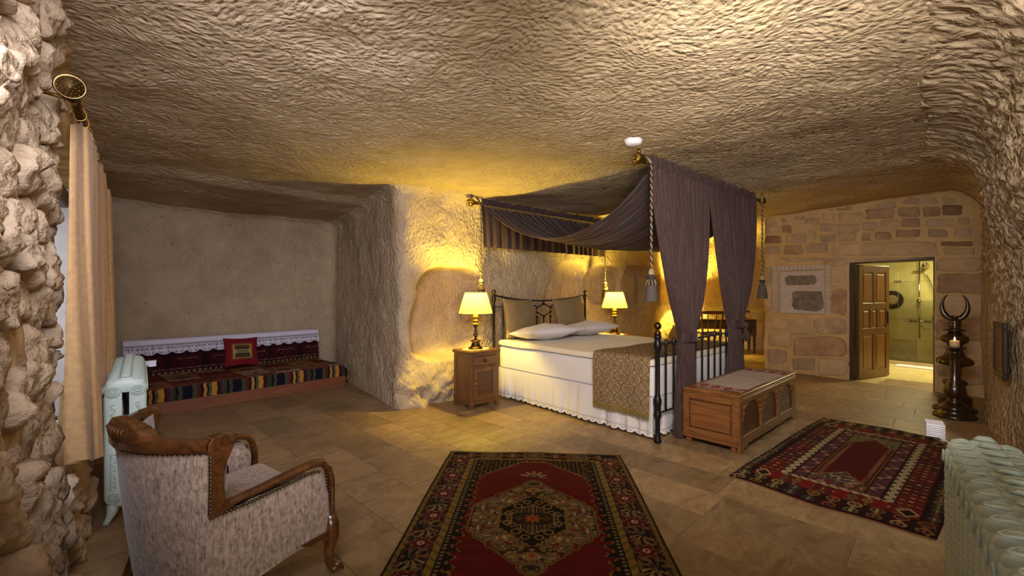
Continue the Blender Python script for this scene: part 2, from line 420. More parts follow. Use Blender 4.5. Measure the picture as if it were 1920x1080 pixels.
struct(surf('ceiling', P3(X, Y, Z), M['ceiling'], flip=True))

POLY = [(-5.75, 4.80), (-3.12, 7.72), (-1.32, 5.2), (2.94, 9.25), (3.75, 10.95), (6.4, 10.6), (5.2, 8.35)]
def round_path(pts, rad, step):
    out = [Vector(pts[0])]
    for i in range(1, len(pts)-1):
        a, b, c = Vector(pts[i-1]), Vector(pts[i]), Vector(pts[i+1])
        r = rad[i-1]; p = b+(a-b).normalized()*r; q_ = b+(c-b).normalized()*r
        out += [p*(1-t)**2+b*2*t*(1-t)+q_*t*t for t in np.linspace(0, 1, 9)]
    out.append(Vector(pts[-1]))
    A = np.array([tuple(v) for v in out]); d = np.r_[0, np.cumsum(np.hypot(*np.diff(A, axis=0).T))]
    s = np.arange(0, d[-1], step)
    return np.stack([np.interp(s, d, A[:, 0]), np.interp(s, d, A[:, 1])], -1)
def cove(z, H, r):
    k = np.clip((z-(H-r))/r, 0, .999); return r*(1-np.sqrt(1-k*k))
B = round_path(POLY, [.25, .16, .35, .6, .4], .025)
T = np.gradient(B, axis=0); T /= np.linalg.norm(T, axis=1)[:, None]
NX, NY = T[:, 1], -T[:, 0]
zz = np.arange(-.03, 2.86, .025)
BX, ZZ = np.meshgrid(B[:, 0], zz, indexing='ij'); BY = np.repeat(B[:, 1][:, None], len(zz), 1)
U = (BX+1.32)*.719+(BY-5.2)*.695                       # distance along the bed wall
Wd = (BX+1.32)*.695-(BY-5.2)*.719                      # distance off the bed wall
onbed = (np.abs(Wd) < .12) & (U > -.05) & (U < 6.1)
def niche(u0, z0, a, b, p, D, x=U, e=.07):
    qq = (np.abs((x-u0)/a)**p+np.abs((ZZ-z0)/b)**p)**(1/p); return D*sstep(1.0+e*.5, 1.0-e*1.6, qq)
jit = .03*fbm(P3(BX, BY, ZZ)*3, 3, 21)
Uj = U+jit*1.2
n1 = np.where(onbed, niche(.74-.10*(1.1-ZZ), 1.13, .55, .60, 3.2, .34, Uj), 0)
n2 = np.where(onbed, niche(3.05+.32*(ZZ-1.2), 1.12, .56, .76, 3.0, .20, Uj), 0)
n3 = np.where(onbed, niche(4.22, 1.52, .55, .36, 3.4, .17, Uj), 0)
n4 = np.where(onbed, niche(5.30, 1.44, .53, .47, 4.0, .28, Uj), 0)
dk = (BY-9.5)
ondesk1 = (BX > 2.7) & (BX < 3.95) & (BY > 9.2)
n5 = np.where(ondesk1, niche(9.95, 1.32, .45, .42, 2.5, .25, BY), 0)
ondesk2 = (BY > 10.3) & (BX > 4.0)
n6 = np.where(ondesk2, niche(5.95, 1.75, .62, .80, 2.6, .35, BX+jit), 0)
rough = .016*fbm(P3(BX, BY, ZZ)*4.5, 4, 31)+.05*fbm(P3(BX, BY, ZZ)*.8, 2, 33)
q = P3((BX-BY)*9, (BX+BY)*9+ZZ*5, ZZ*9)
chis = .010*np.abs(fbm(q*1.6, 2, 35))
alc = (BX+BY*.0 < -2.9) | ((Wd < -.3) & (U < .0) & (BX < -2.6))
chis = np.where(alc, chis*.3, chis); rough = np.where(alc, rough*.5, rough)
foot = .09*sstep(.55, .1, ZZ)*(onbed & (U < 1.0))*(.6+.8*fbm(P3(BX, BY, ZZ)*7, 3, 37))
H0 = Hc(BX, BY)
off = rough+chis+foot+cove(ZZ, H0, np.where(U < .6, .13, .22))-n1-n2-n3-n4-n5-n6
nx = NX[:, None]; ny = NY[:, None]
struct(surf('wall_back', P3(BX+nx*off, BY+ny*off, ZZ), M['cave'], flip=True))

# left wall (rubble, window recess, wall behind curtain)
LB = np.array([-1.877, 1.766]); LD = np.array([-.643, .766]); LN = np.array([-.766, -.643])
def lw(t, d, z):
    t = np.asarray(t, float); d = np.asarray(d, float)
    return P3(LB[0]+t*LD[0]+d*LN[0], LB[1]+t*LD[1]+d*LN[1], z)
tt = np.arange(-1.6, 4.9, .025); zl = np.arange(-.03, 2.9, .025)
TT, ZL = np.meshgrid(tt, zl, indexing='ij')
arch = 2.05+.22*np.sqrt(np.clip(1-((TT-1.05)/.56)**2, 0, 1))
rec = (TT > .50) & (TT < 1.60) & (ZL > .56) & (ZL < arch)
dd = .03+.02*fbm(P3(TT, ZL, 0*TT)*3, 3, 41)+.012*fbm(P3(TT, ZL, 0*TT)*12, 3, 43)-cove(ZL, Hc(LB[0]+TT*LD[0], LB[1]+TT*LD[1]), .05)-.05*sstep(.8, .2, ZL)*(TT < 1.0)
dd = np.where((TT > .46) & (TT <= .62) | (TT > 1.55), dd+.0, dd)
dd = np.where(rec, .50, dd)
kp = rec[:-1, :-1] & rec[1:, 1:] & rec[:-1, 1:] & rec[1:, :-1]
wl = struct(surf('wall_left', lw(TT, dd, ZL), M['mortar'], keep=~kp, flip=False))
# window at the back of the recess
wb = MB()
Wm = Matrix(((LD[0], LN[0], 0, LB[0]), (LD[1], LN[1], 0, LB[1]), (0, 0, 1, 0), (0, 0, 0, 1)))   # x=t, y=d, z
for a in ((.48, .52, .54, .56, .58, 2.30), (1.54, .52, .54, 1.62, .58, 2.30), (.56, .52, .54, 1.54, .58, .62), (.56, .52, 2.22, 1.54, .58, 2.30), (1.03, .52, .62, 1.07, .58, 2.22), (.56, .53, 1.62, 1.54, .57, 1.66)):
    wb.box(*a, M=Wm)
win = struct(wb.build('window_1', M['wood_frame']))
for a in ((.56, .62, 1.03, 1.62), (1.07, .62, 1.54, 1.62), (.56, 1.66, 1.03, 2.22), (1.07, 1.66, 1.54, 2.22)):
    MB().box(a[0], .548, a[1], a[2], .553, a[3], M=Wm).build('pane', M['glass'], win)
MB().box(.50, .06, 1.95, 1.60, .48, 2.06, .01, M=Wm).build('lintel_beam', M['wood_frame'], win)

MB().box(1.575, .03, .58, 1.597, .52, 2.08, .004, M=Wm).build('reveal_stone', M['plaster'], win)
MB().box(.52, .03, .545, 1.60, .52, .575, .004, M=Wm).build('sill_stone', M['plaster'], win)
def clip_poly(poly, p, q_):
    mx = ((p[0]+q_[0])/2, (p[1]+q_[1])/2); n = (q_[0]-p[0], q_[1]-p[1]); out = []
    f = lambda a: (a[0]-mx[0])*n[0]+(a[1]-mx[1])*n[1]
    for i in range(len(poly)):
        a, b = poly[i], poly[(i+1) % len(poly)]; fa, fb = f(a), f(b)
        if fa <= 0: out.append(a)
        if fa*fb < 0:
            t = fa/(fa-fb); out.append((a[0]+(b[0]-a[0])*t, a[1]+(b[1]-a[1])*t))
    return out
def stone_mesh(poly, place, height, seed, n=26, inset=.012, rough_a=.3, drop=.03, rnd=.22, rag=.10):
    """rounded irregular stone from a polygon in wall coordinates; place(u, v, h) -> world points"""
    p = np.array(poly, float); c = p.mean(0)
    for _ in range(2):
        p = np.concatenate([[(1-rnd)*p[i]+rnd*p[(i+1) % len(p)], rnd*p[i]+(1-rnd)*p[(i+1) % len(p)]] for i in range(len(p))])
    seg = np.r_[0, np.cumsum(np.linalg.norm(np.diff(np.r_[p, p[:1]], axis=0), axis=1))]
    s = np.linspace(0, seg[-1], n, endpoint=False); pc = np.r_[p, p[:1]]
    p = np.stack([np.interp(s, seg, pc[:, 0]), np.interp(s, seg, pc[:, 1])], -1)
    r = np.linalg.norm(p-c, axis=1)
    p = c+(p-c)*((1-inset/np.maximum(r, .03))*(1+rag*vnoise(P3(p[:, 0]*14, p[:, 1]*14, seed), seed)))[:, None]
    tilt = (random.uniform(-.25, .25), random.uniform(-.3, .3)) if rnd < .2 else (0, 0)
    sc = [1.0, .98, .90, .72, .48, .22]; hs = [-drop, height*.45, height*.85, height, height*1.04, height*1.0]
    vs = []; fs = []
    for k, (a, h) in enumerate(zip(sc, hs)):
        rr = c+(p-c)*a
        nz = vnoise(P3(rr[:, 0]*9, rr[:, 1]*9, seed+.3), 5)*.55+vnoise(P3(rr[:, 0]*24, rr[:, 1]*24, seed+.7), 6)*.35+vnoise(P3(rr[:, 0]*60, rr[:, 1]*60, seed), 7)*.2
        hh = h+(height*rough_a*nz+tilt[0]*(rr[:, 0]-c[0])+tilt[1]*(rr[:, 1]-c[1]) if k else 0)
        vs += place(rr[:, 0], rr[:, 1], hh+0*rr[:, 0]).tolist()
    cc = place(np.array([c[0]]), np.array([c[1]]), np.array([height])).tolist(); vs += cc
    for k in range(len(sc)-1):
        for i in range(n):
            j = (i+1) % n; fs.append((k*n+i, k*n+j, (k+1)*n+j, (k+1)*n+i))
    e = len(vs)-1; b0 = (len(sc)-1)*n
    fs += [(b0+i, b0+(i+1) % n, e) for i in range(n)]
    b = MB(); b.add(vs, fs, True); return b
def voronoi_stones(t0, t1, z0, z1, dt, dz, keep, prefix_parent, mat, height):
    pts = []; r = 0; z = z0
    while z < z1:
        t = t0+(dt*.5 if r % 2 else 0)
        while t < t1+dt:
            pts.append((t+random.uniform(-.34, .34)*dt, z+random.uniform(-.34, .34)*dz)); t += dt*random.uniform(.75, 1.35)
        z += dz*random.uniform(.8, 1.2); r += 1
    for i, p in enumerate(pts):
        if not keep(*p): continue
        poly = [(p[0]-.5, p[1]-.4), (p[0]+.5, p[1]-.4), (p[0]+.5, p[1]+.4), (p[0]-.5, p[1]+.4)]
        for j, q_ in enumerate(pts):
            if j != i and abs(q_[0]-p[0]) < 1 and abs(q_[1]-p[1]) < .8: poly = clip_poly(poly, p, q_)
        cl = []
        for (a, b) in poly: cl.append((min(a, .485) if p[0] < .5 else max(a, .45), max(b, .0)))
        h = height*random.uniform(.6, 1.45)
        stone_mesh(cl, lambda u, v, h_: lw(u, .055-h_-.06*float(p[1] < .55), v), h, i, 34, -.004, .8, .03, .13, .22).build('stone', mat, prefix_parent)
voronoi_stones(-1.25, .47, .0, 2.75, .17, .15, lambda t, z: t < .46 and z < 2.66, wl, M['rubble'], .05)
voronoi_stones(.50, 1.35, .0, .52, .2, .15, lambda t, z: .49 < t < 1.3 and z < .50, wl, M['rubble'], .05)

# right wall
RP = [(6.5, 6.15), (4.9, 4.6), (4.27, 3.93), (3.66, 3.15), (2.95, 2.42), (1.98, 1.45), (1.25, .45), (.9, -.2)]
R_ = round_path(RP, [.4, .3, .3, .4, .4, .4], .02)
T = np.gradient(R_, axis=0); T /= np.linalg.norm(T, axis=1)[:, None]
zr = np.arange(-.03, 2.9, .02)
RX, ZR = np.meshgrid(R_[:, 0], zr, indexing='ij'); RY = np.repeat(R_[:, 1][:, None], len(zr), 1)
SR = np.repeat(np.arange(len(R_))[:, None]*.02, len(zr), 1)
q = P3(RX, RY, ZR)
near = sstep(2.4, 3.6, SR)
bul = .15*sstep(1.45, 2.05, ZR+.25*fbm(q*1.2, 2, 55))*near
rg = (.35+.65*sstep(1.3, 1.9, ZR+.3*near))*(.030*np.abs(fbm(q*P3(9, 9, 13), 3, 51))+.014*fbm(q*30, 2, 52))+.05*fbm(q*.9, 2, 53)
off = bul+rg+cove(ZR, Hc(RX, RY), .38)-.03
struct(surf('wall_right', P3(RX+T[:, 1][:, None]*off, RY-T[:, 0][:, None]*off, ZR), M['cave_right'], flip=True))

# masonry wall with the doorway
FO = np.array([4.57, 8.0]); FU = np.array([.588, -.809]); FN = np.array([.809, .588])
def fw(u, d, z):
    u = np.asarray(u, float); d = np.asarray(d, float)
    return P3(FO[0]+u*FU[0]+d*FN[0], FO[1]+u*FU[1]+d*FN[1], z)
def far_uv(px, py):
    k = (px-960)/FPX                                   # X = k Y on the wall line
    u = (k*FO[1]-FO[0])/(FU[0]-k*FU[1]); Yd = FO[1]+u*FU[1]
    return u, CH-(py-HY)*Yd/FPX
DU0, DU1, DZ = 1.264, 2.258, 1.885
NU0, NU1, NZ0, NZ1 = .232, .922, 1.015, 1.75
def lines(a, b, st, cuts):
    g = [x for x in np.arange(a, b, st) if all(abs(x-c) > .012 for c in cuts)]
    for c in cuts: g += [c-.004, c+.004]
    return np.array(sorted(g+[b]))
uu = lines(0, 3.4, .03, [DU0, DU1, NU0, NU1]); zf = lines(0, 2.9, .03, [DZ, NZ0, NZ1])
UU, ZF = np.meshgrid(uu, zf, indexing='ij')
d = .010*fbm(P3(UU, ZF, 0*UU)*4, 3, 61)+.004*fbm(P3(UU, ZF, 0*UU)*22, 2, 62)-.35*cove(ZF, 2.86, .35)
inn = (UU > NU0) & (UU < NU1) & (ZF > NZ0) & (ZF < NZ1)
d = np.where(inn, .075+.002*fbm(P3(UU, ZF, 0*UU)*9, 2, 63), d)
ind = (UU > DU0) & (UU < DU1) & (ZF < DZ)
kd = ind[:-1, :-1] & ind[1:, 1:] | (ind[:-1, 1:] & ind[1:, :-1])
wf = struct(surf('wall_far', fw(UU, d, ZF), M['mortar'], keep=~kd))
Fm = Matrix(((FU[0], FN[0], 0, FO[0]), (FU[1], FN[1], 0, FO[1]), (0, 0, 1, 0), (0, 0, 0, 1)))
g = np.linspace(0, 2.9, 60); GD, GZ = np.meshgrid(g, np.arange(0, 2.9, .05), indexing='ij')
struct(surf('wall_return', fw(.01*fbm(P3(GD, GZ, 0*GD)*3, 3, 64), GD, GZ), M['cave'], flip=True))
STONES = [
 ('b',380,95,520,130),('l',532,84,622,116),('g',622,80,745,118),('g',770,55,965,95),('t',985,55,1060,92),
 ('b',580,118,728,172),('b',750,108,865,160),('b',880,108,978,162),('d',985,98,1095,152),
 ('t',430,138,565,190),('t',345,140,415,180),('g',300,133,340,152),('g',258,133,290,155),('g',185,150,262,180),('g',125,162,165,195),('g',40,168,105,210),('t',255,162,332,205),
 ('g',40,212,120,248),('b',130,205,185,250),('l',195,190,300,240),('g',335,195,390,240),('l',392,198,550,240),('l',555,190,640,235),('t',655,180,755,232),('b',770,168,868,215),('l',900,172,1055,215),('t',1070,165,1130,200),
 ('d',40,260,133,303),('g',150,252,260,302),('t',270,240,310,285),('g',335,255,415,295),('t',425,243,530,293),('g',555,245,605,290),('b',628,240,712,285),('b',735,228,875,270),('g',910,228,1015,270),('l',1040,220,1145,265),
 ('g',45,318,120,360),('b',140,310,248,362),('g',265,300,375,355),('t',395,297,690,370),('t',690,292,960,368),('d',980,290,1150,318),('t',990,324,1165,366),
 ('g',110,378,375,414),('l',392,378,482,425),('l',392,432,482,538),('b',395,545,482,680),
 ('t',962,376,1205,450),('b',955,460,1250,570),('l',955,580,1270,692),('b',955,702,1280,828),('l',955,838,1232,935),('g',958,945,1060,1012),('g',1075,960,1220,1060),('t',956,1020,1065,1075),
 ('l',165,700,290,785),('g',300,702,478,785),('t',55,775,180,848),('b',195,798,478,905),('g',55,865,155,945),('g',190,915,305,975),('l',320,915,478,1005),('t',60,955,180,1000),('t',45,700,155,765),('t',45,430,78,520),('l',45,530,78,650),
]
SM = dict(b='st_brown', l='st_light', g='st_grey', t='st_tan', d='st_dark')
for i, (k, x0, y0, x1, y1) in enumerate(STONES):
    cv = lambda x, y: far_uv(1420+x/2.841, 350+y/2.841)
    c4 = [cv(x0, y1), cv(x1, y1), cv(x1, y0), cv(x0, y0)]
    w_, h_ = c4[1][0]-c4[0][0], c4[2][1]-c4[1][1]
    poly = []
    for a, b in zip(c4, c4[1:]+c4[:1]):
        for s in (.0, .33, .66):
            jx, jz = random.uniform(-.035, .035)*w_, random.uniform(-.06, .06)*h_
            poly.append((a[0]+(b[0]-a[0])*s+jx, a[1]+(b[1]-a[1])*s+jz))
    poly = [(min(p[0], DU0-.03) if c4[0][0] < DU0 and p[1] < DZ-.03 else (max(p[0], DU1+.012) if p[1] < DZ else p[0]), max(p[1], .01)) for p in poly]
    stone_mesh(poly, lambda u, v, hh: fw(u, -hh, v), .020, 300+i, 24, .004, .45, .02).build('stone', M[SM[k]], wf)
# brick-edged square recess in the masonry wall
for i in range(13):
    u = NU0-.09+i*(NU1-NU0+.18)/13; wd = (NU1-NU0+.18)/13-.010
    MB().box(u, -.012, NZ1+.012, u+wd, .05, NZ1+.085, .004, M=Fm).build('brick', M['plaster'], wf)
for i in range(12):
    z = NZ0+.01+i*(NZ1-NZ0)/12; ht = (NZ1-NZ0)/12-.012
    for a, b in ((NU0-.105, NU0-.012), (NU1+.012, NU1+.09)):
        MB().box(a, -.012, z, b, .05, z+ht, .004, M=Fm).build('brick', M['plaster'], wf)
pn = MB(); pn.box(NU0+.006, .055, NZ0+.006, NU1-.006, .071, NZ1-.006, .002, M=Fm); pn = pn.build('plaster_panel', M['plaster'], wf)
for (a, b, c, d_) in ((.31, 1.50, .80, 1.675), (.42, 1.06, .90, 1.42)):
    n = 30; pl = []
    for k in range(n):
        an = 2*PI*k/n; ca, sa = math.cos(an), math.sin(an)
        rx = abs(ca)**.4*(1 if ca > 0 else -1); rz = abs(sa)**.4*(1 if sa > 0 else -1)
        pl.append(((a+c)/2+(c-a)/2*rx*random.uniform(.9, 1.02), (b+d_)/2+(d_-b)/2*rz*random.uniform(.86, 1.04)))
    MB().prism(pl, .0505, .0555, M=Fm).build('stain_patch', M['stain'], pn)

# floor slab and tiles
struct(MB().box(-6.5, -.6, -.06, 8.5, 12.2, -.006).build('floor', M['grout'])); floor_o = bpy.data.objects['floor']
ca, sa = math.cos(PI/4), math.sin(PI/4)
def inside_room(x, y):
    if y < .75 or abs(x) > 1.35*y+.6: return False
    u = (x-FO[0])*FU[0]+(y-FO[1])*FU[1]; dn = (x-FO[0])*FN[0]+(y-FO[1])*FN[1]
    if dn > .45 and u > -.1: return False
    if (x-LB[0])*LN[0]+(y-LB[1])*LN[1] > .35: return False
    if (x-6.5)*.72-(y-6.15)*.70 > .4 and y < 6: return False
    bw = (x+1.32)*.695-(y-5.2)*.719
    ux = (x+1.32)*.719+(y-5.2)*.695
    if bw < -.35 and ux > .2 and x < 2.9: return False
    if (x+3.12)*(.743)-(y-7.72)*.669 < -.35: return False
    if y > 11.2: return False
    return True
TW, TL = .36, .72
tb = MB(); tb.box(-TW/2+.0018, -TL/2+.0018, -.03, TW/2-.0018, TL/2-.0018, 0, .0012); tmesh = tb.mesh('floor_tile'); tmesh.materials.append(M['tile'])
ntile = 0
for r in range(-14, 34):
    o_ = random.uniform(0, TL)
    for c in range(-18, 22):
        lx, ly = r*TW+.10, c*TL+o_
        x, y = lx*ca-ly*sa, lx*sa+ly*ca
        pts_ = [(x+a*ca-b*sa, y+a*sa+b*ca) for a in (-TW/2, 0, TW/2) for b in (-TL/2, 0, TL/2)]
        if any(inside_room(*p) for p in pts_):
            t_ = inst('floor_tile', tmesh, floor_o, (x, y, random.uniform(-.0008, .0004)), (0, 0, PI/4+random.choice((0, PI)))); ntile += 1
print('floor tiles', ntile)

# bathroom behind the doorway
def bw_box(name, a, mat): return struct(MB().box(*a, M=Fm).build(name, mat))
bath_floor = bw_box('floor_bathroom', (.1, .0, -.06, 3.9, 3.7, -.012), M['grout'])
bback = bw_box('wall_bathroom_back', (.1, 3.52, 0, 3.9, 3.6, 2.5), M['grout'])
bleft = bw_box('wall_bathroom_left', (.0, .30, 0, .1, 3.6, 2.5), M['bath_tile'])
bright = bw_box('wall_bathroom_right', (3.8, .30, 0, 3.9, 3.6, 2.5), M['bath_tile'])
bw_box('ceiling_bathroom', (.0, .30, 2.4, 3.9, 3.6, 2.46), M['plaster'])
tb = MB(); tb.box(.003, .003, 0, .597, .597, .012, .001); btm = tb.mesh('floor_tile'); btm.materials.append(M['bath_tile'])
tb = MB(); tb.box(.002, -.012, .002, .598, 0, .398, .001); wtm = tb.mesh('wall_tile'); wtm.materials.append(M['bath_tile'])
rz = math.atan2(FU[1], FU[0])
for i in range(5):
    for j in range(6):
        p = fw(.95+i*.6-.3, .0+j*.6-.02, -.012); inst('floor_tile', btm, bath_floor, tuple(p), (0, 0, rz))
for i in range(6):
    for j in range(6):
        p = fw(.15+i*.6, 3.52, j*.4); inst('wall_tile', wtm, bback, tuple(p), (0, 0, rz))
light('bathroom_lamp', 'AREA', tuple(fw(2.0, 2.0, 2.36)), 95, (1.0, .86, .46), .7, tuple(fw(2.0, 2.01, 0)))
# door frame (structure) and the open leaf
db = MB()
db.box(DU0-.012, .01, 0, DU0+.055, .30, DZ, .004, M=Fm); db.box(DU1-.02, .01, 0, DU1+.012, .30, DZ, .004, M=Fm); db.box(DU0-.012, .01, DZ-.045, DU1+.012, .30, DZ+.012, .004, M=Fm)
struct(db.build('trim_1', M['wood_frame']))
hx, hy, _ = fw(DU0+.062, .10, 0)
door = bpy.data.objects.new('door_1', None); COL.objects.link(door); struct(door)
door.location = (hx, hy, .012); door.rotation_euler = (0, 0, math.atan2(.42, .906))
LW, LH, LT = .86, 1.80, .045
fr = MB()
for a in ((0, 0, .10, LH), (LW-.10, 0, LW, LH), (.10, 0, LW-.10, .13), (.10, .70, LW-.10, .80), (.10, 1.10, LW-.10, 1.20), (.10, LH-.11, LW-.10, LH), (.395, .13, .465, .70), (.395, 1.20, .465, LH-.11), (.30, .80, .355, 1.10), (.505, .80, .56, 1.10)):
    fr.box(a[0], -LT, a[1], a[2], 0, a[3], .004)
fr.build('stile_frame', M['wood_door'], door)
for a in ((.10, .13, .395, .70), (.465, .13, .76, .70), (.10, .80, .30, 1.10), (.355, .80, .505, 1.10), (.56, .80, .76, 1.10), (.10, 1.20, .395, 1.69), (.465, 1.20, .76, 1.69)):
    p = MB(); p.box(a[0]-.006, -LT*.7, a[1]-.006, a[2]+.006, -LT*.35, a[3]+.006); p.box(a[0]+.03, -LT*.9, a[1]+.03, a[2]-.03, -LT*.5, a[3]-.03, .012); p.build('door_panel', M['wood_door_panel'], door)
hb = MB(); hb.box(LW-.075, -LT-.008, .86, LW-.035, -LT, 1.06, .003); hb.tube([(LW-.055, -LT, .99), (LW-.055, -LT-.05, .99), (LW-.10, -LT-.058, .99), (LW-.17, -LT-.05, .985)], .009, 8)
hb.tube([(LW-.055, 0, .99), (LW-.055, .05, .99), (LW+.02, .055, .99), (LW+.06, .05, .985)], .009, 8); hb.build('door_handle', M['iron'], door)
# shower fittings
def sh(u, d, z): return tuple(fw(u, d, z))
us = far_uv(1724, 500)[0]
k = (1724-960)/FPX; us = (k*(FO[1]+3.42*FN[1])-(FO[0]+3.42*FN[0]))/(FU[0]-k*FU[1])
sw = thing('shower_set', 'chrome hand shower on a riser rail with hose and mixer behind glass', 'shower', sh(us, 3.5, .80))
def rel(u, d, z): return Vector(sh(u, d, z))-Vector(sh(us, 3.5, .80))
MB().tube([rel(us, 3.42, .45), rel(us, 3.42, 2.0)], .013, 8).build('riser_rail', M['chrome'], sw)
MB().tube([rel(us-.10, 3.43, 1.80), rel(us+.06, 3.43, 1.80)], .012, 8).tube([rel(us, 3.50, 1.80), rel(us, 3.42, 1.80)], .014, 8).build('rail_bracket', M['chrome'], sw)
MB().tube([rel(us, 3.50, .5), rel(us, 3.42, .5)], .012, 8).build('rail_bracket', M['chrome'], sw)
MB().tube([rel(us-.15, 3.44, .80), rel(us+.15, 3.44, .80)], .026, 10).tube([rel(us-.19, 3.44, .80), rel(us-.15, 3.44, .80)], .034, 10).tube([rel(us+.15, 3.44, .80), rel(us+.19, 3.44, .80)], .034, 10).tube([rel(us-.07, 3.5, .80), rel(us-.07, 3.44, .80)], .02, 8).tube([rel(us+.07, 3.5, .80), rel(us+.07, 3.44, .80)], .02, 8).build('mixer_valve', M['chrome'], sw)
MB().tube([rel(us, 3.42, 1.2), rel(us, 3.36, 1.2)], .035, 12).build('slider', M['chrome'], sw)
MB().tube([rel(us+.02, 3.40, 1.82), rel(us+.10, 3.32, 1.93)], .014, 8).tube([rel(us+.09, 3.33, 1.93), rel(us+.115, 3.31, 1.90)], [.05, .06], 12).build('shower_head', M['chrome'], sw)
hp = [rel(us+.06+.24*math.sin(PI*s)**.7*(.4+s*.75), 3.40, 1.82-1.12*s+.02) for s in np.linspace(0, .86, 14)]+[rel(us+.2, 3.40, .66), rel(us+.08, 3.41, .64), rel(us+.02, 3.42, .72)]
MB().tube(hp, .011, 6).build('hose', M['chrome'], sw)
# glass shower screen in two leaves with hinges
kk = (1684-960)/FPX; uh = (kk*(FO[1]+2.62*FN[1])-(FO[0]+2.62*FN[0]))/(FU[0]-kk*FU[1])
gs = thing('shower_screen', 'frameless clear glass shower screen seen through the bathroom doorway', 'shower screen', sh(uh, 2.62, 0), rz)
MB().box(-1.0, -.004, .06, -.004, .004, 2.05).build('glass_panel', M['glass'], gs)
MB().box(.004, -.004, .06, 1.9, .004, 2.05).build('glass_panel', M['glass'], gs)
MB().box(-1.0, -.05, 0, 1.9, .05, .058, .004).build('threshold', M['st_light'], gs)
for z in (.52, 1.58): MB().box(-.06, -.016, z-.022, .06, .016, z+.022, .003).build('hinge', M['chrome'], gs)
tag(MB().box(-.02, 0, 0, .75, .28, .02, .006, M=Matrix.Translation(sh(uh+.05, 2.22, .001)) @ Matrix.Rotation(rz, 4, 'Z')).build('bath_mat', M['white_cloth']), 'white bath mat on the cream bathroom floor before the glass', 'mat')
kk = (1672-960)/FPX; um = (kk*(FO[1]+3.46*FN[1])-(FO[0]+3.46*FN[0]))/(FU[0]-kk*FU[1])
mm = Matrix.Translation(sh(um, 3.505, 1.22)) @ Matrix.Rotation(rz, 4, 'Z') @ Matrix.Rotation(PI/2, 4, 'X')
pl = thing('wall_plate', 'round dark decorated plate hung on the bathroom tiles', 'plate', sh(um, 3.505, 1.22))
pm = Matrix.Rotation(rz, 4, 'Z') @ Matrix.Rotation(PI/2, 4, 'X')
MB().lathe([(.02, .0), (.09, .0), (.185, .03), (.19, .035), (.18, .038), (.09, .012), (0, .012)], 28, M=pm).build('plate_rim', M['iron'], pl)
MB().lathe([(.0, .014), (.10, .016), (.10, .019), (.06, .022), (0, .022)], 24, M=pm).build('plate_centre', M['st_grey'], pl)
# ------------------------------------------------------------------ bed
BO = (1.345, 4.09, 0); BR = math.radians(41)
BM = Matrix.Translation(BO) @ Matrix.Rotation(BR, 4, 'Z')
def bl(x, y, z=0): return tuple(BM @ Vector((x, y, z)))
BW, BLn = 1.885, 2.42
bed = thing('iron_bed', 'black iron double bed frame with brass ball finials and curved headboard', 'bed', BO, BR)
def foot_post(x):
    p = MB().lathe([(.034, 0), (.036, .03), (.026, .05), (.022, .08), (.022, .22), (.034, .24), (.036, .26), (.028, .28), (.03, .34), (.037, .36), (.037, .40), (.028, .42), (.022, .45), (.022, .84), (.03, .86), (.037, .88), (.04, .905), (.034, .93), (.026, .95), (.034, .965), (.036, .985), (.03, 1.0)], 14, M=Matrix.Translation((x, 0, 0))).build('post', M['iron'], bed)
    MB().lathe([(.030, 1.0), (.032, 1.015), (.024, 1.03), (.014, 1.04), (.016, 1.048)]+[(.035*math.sin(PI*k/10), 1.079-.035*math.cos(PI*k/10)) for k in range(2, 11)], 16, M=Matrix.Translation((x, 0, 0))).build('brass_finial', M['brass_dark'], p)
foot_post(0); foot_post(BW)
def head_post(x):
    p = MB().lathe([(.03, 0), (.02, .04), (.018, .08), (.018, 1.25), (.026, 1.27), (.03, 1.30), (.026, 1.33), (.02, 1.345)], 12, M=Matrix.Translation((x, BLn, 0))).build('post', M['iron'], bed)
    MB().lathe([(.022, 1.345), (.014, 1.36)]+[(.031*math.sin(PI*k/10), 1.39-.031*math.cos(PI*k/10)) for k in range(2, 11)], 14, M=Matrix.Translation((x, BLn, 0))).build('brass_finial', M['brass_dark'], p)
head_post(0); head_post(BW)
MB().tube([(x, BLn, 1.345-.085*(1-(2*x/BW-1)**2)) for x in np.linspace(0, BW, 25)], .0115, 8).build('headboard_top_rail', M['iron'], bed)
hb = MB(); hc = BW/2
for s in (-1, 1):
    hb.tube([(hc+s*BW/2, BLn, 1.19), (hc+s*.17, BLn, 1.19)], .009, 6)
hb.build('headboard_rail', M['iron'], bed); bpy.data.objects['headboard_rail']['kind'] = 'stuff'
for x in (.16, .36, .56, hc-.14, hc+.14, BW-.56, BW-.36, BW-.16):
    zt = 1.19 if abs(x-hc) > .15 else 1.03
    MB().tube([(x, BLn, .35), (x, BLn, zt)], .009, 8).ball((x, BLn, zt), .02, 8, 6).build('headboard_spindle', M['iron'], bed)
hx_ = MB(); hp = [(hc, 1.262), (hc-.0, 1.21), (hc+.13, 1.14), (hc+.13, 1.09), (hc, .99), (hc-.13, 1.09), (hc-.13, 1.14)]
hx_.tube([(hc, BLn, 1.26), (hc, BLn, 1.215)], .011, 6)
ring = [(hc, BLn, 1.215), (hc+.14, BLn, 1.16), (hc+.14, BLn, 1.09), (hc, BLn, 1.03), (hc-.14, BLn, 1.09), (hc-.14, BLn, 1.16)]
hx_.tube(ring+[ring[0]], .010, 6)
for p in ring: hx_.ball(p, .021, 8, 6)
for s in (-1, 1): hx_.tube([(hc+s*.14, BLn, 1.16), (hc+s*.17, BLn, 1.19)], .009, 6)
hx_.tube([(hc, BLn, 1.03), (hc, BLn, .35)], .009, 6)
hx_.build('lozenge_ornament', M['iron'], bed)
MB().tube([(0, 0, .905), (BW, 0, .93)], .009, 8).build('footboard_rail', M['iron'], bed)
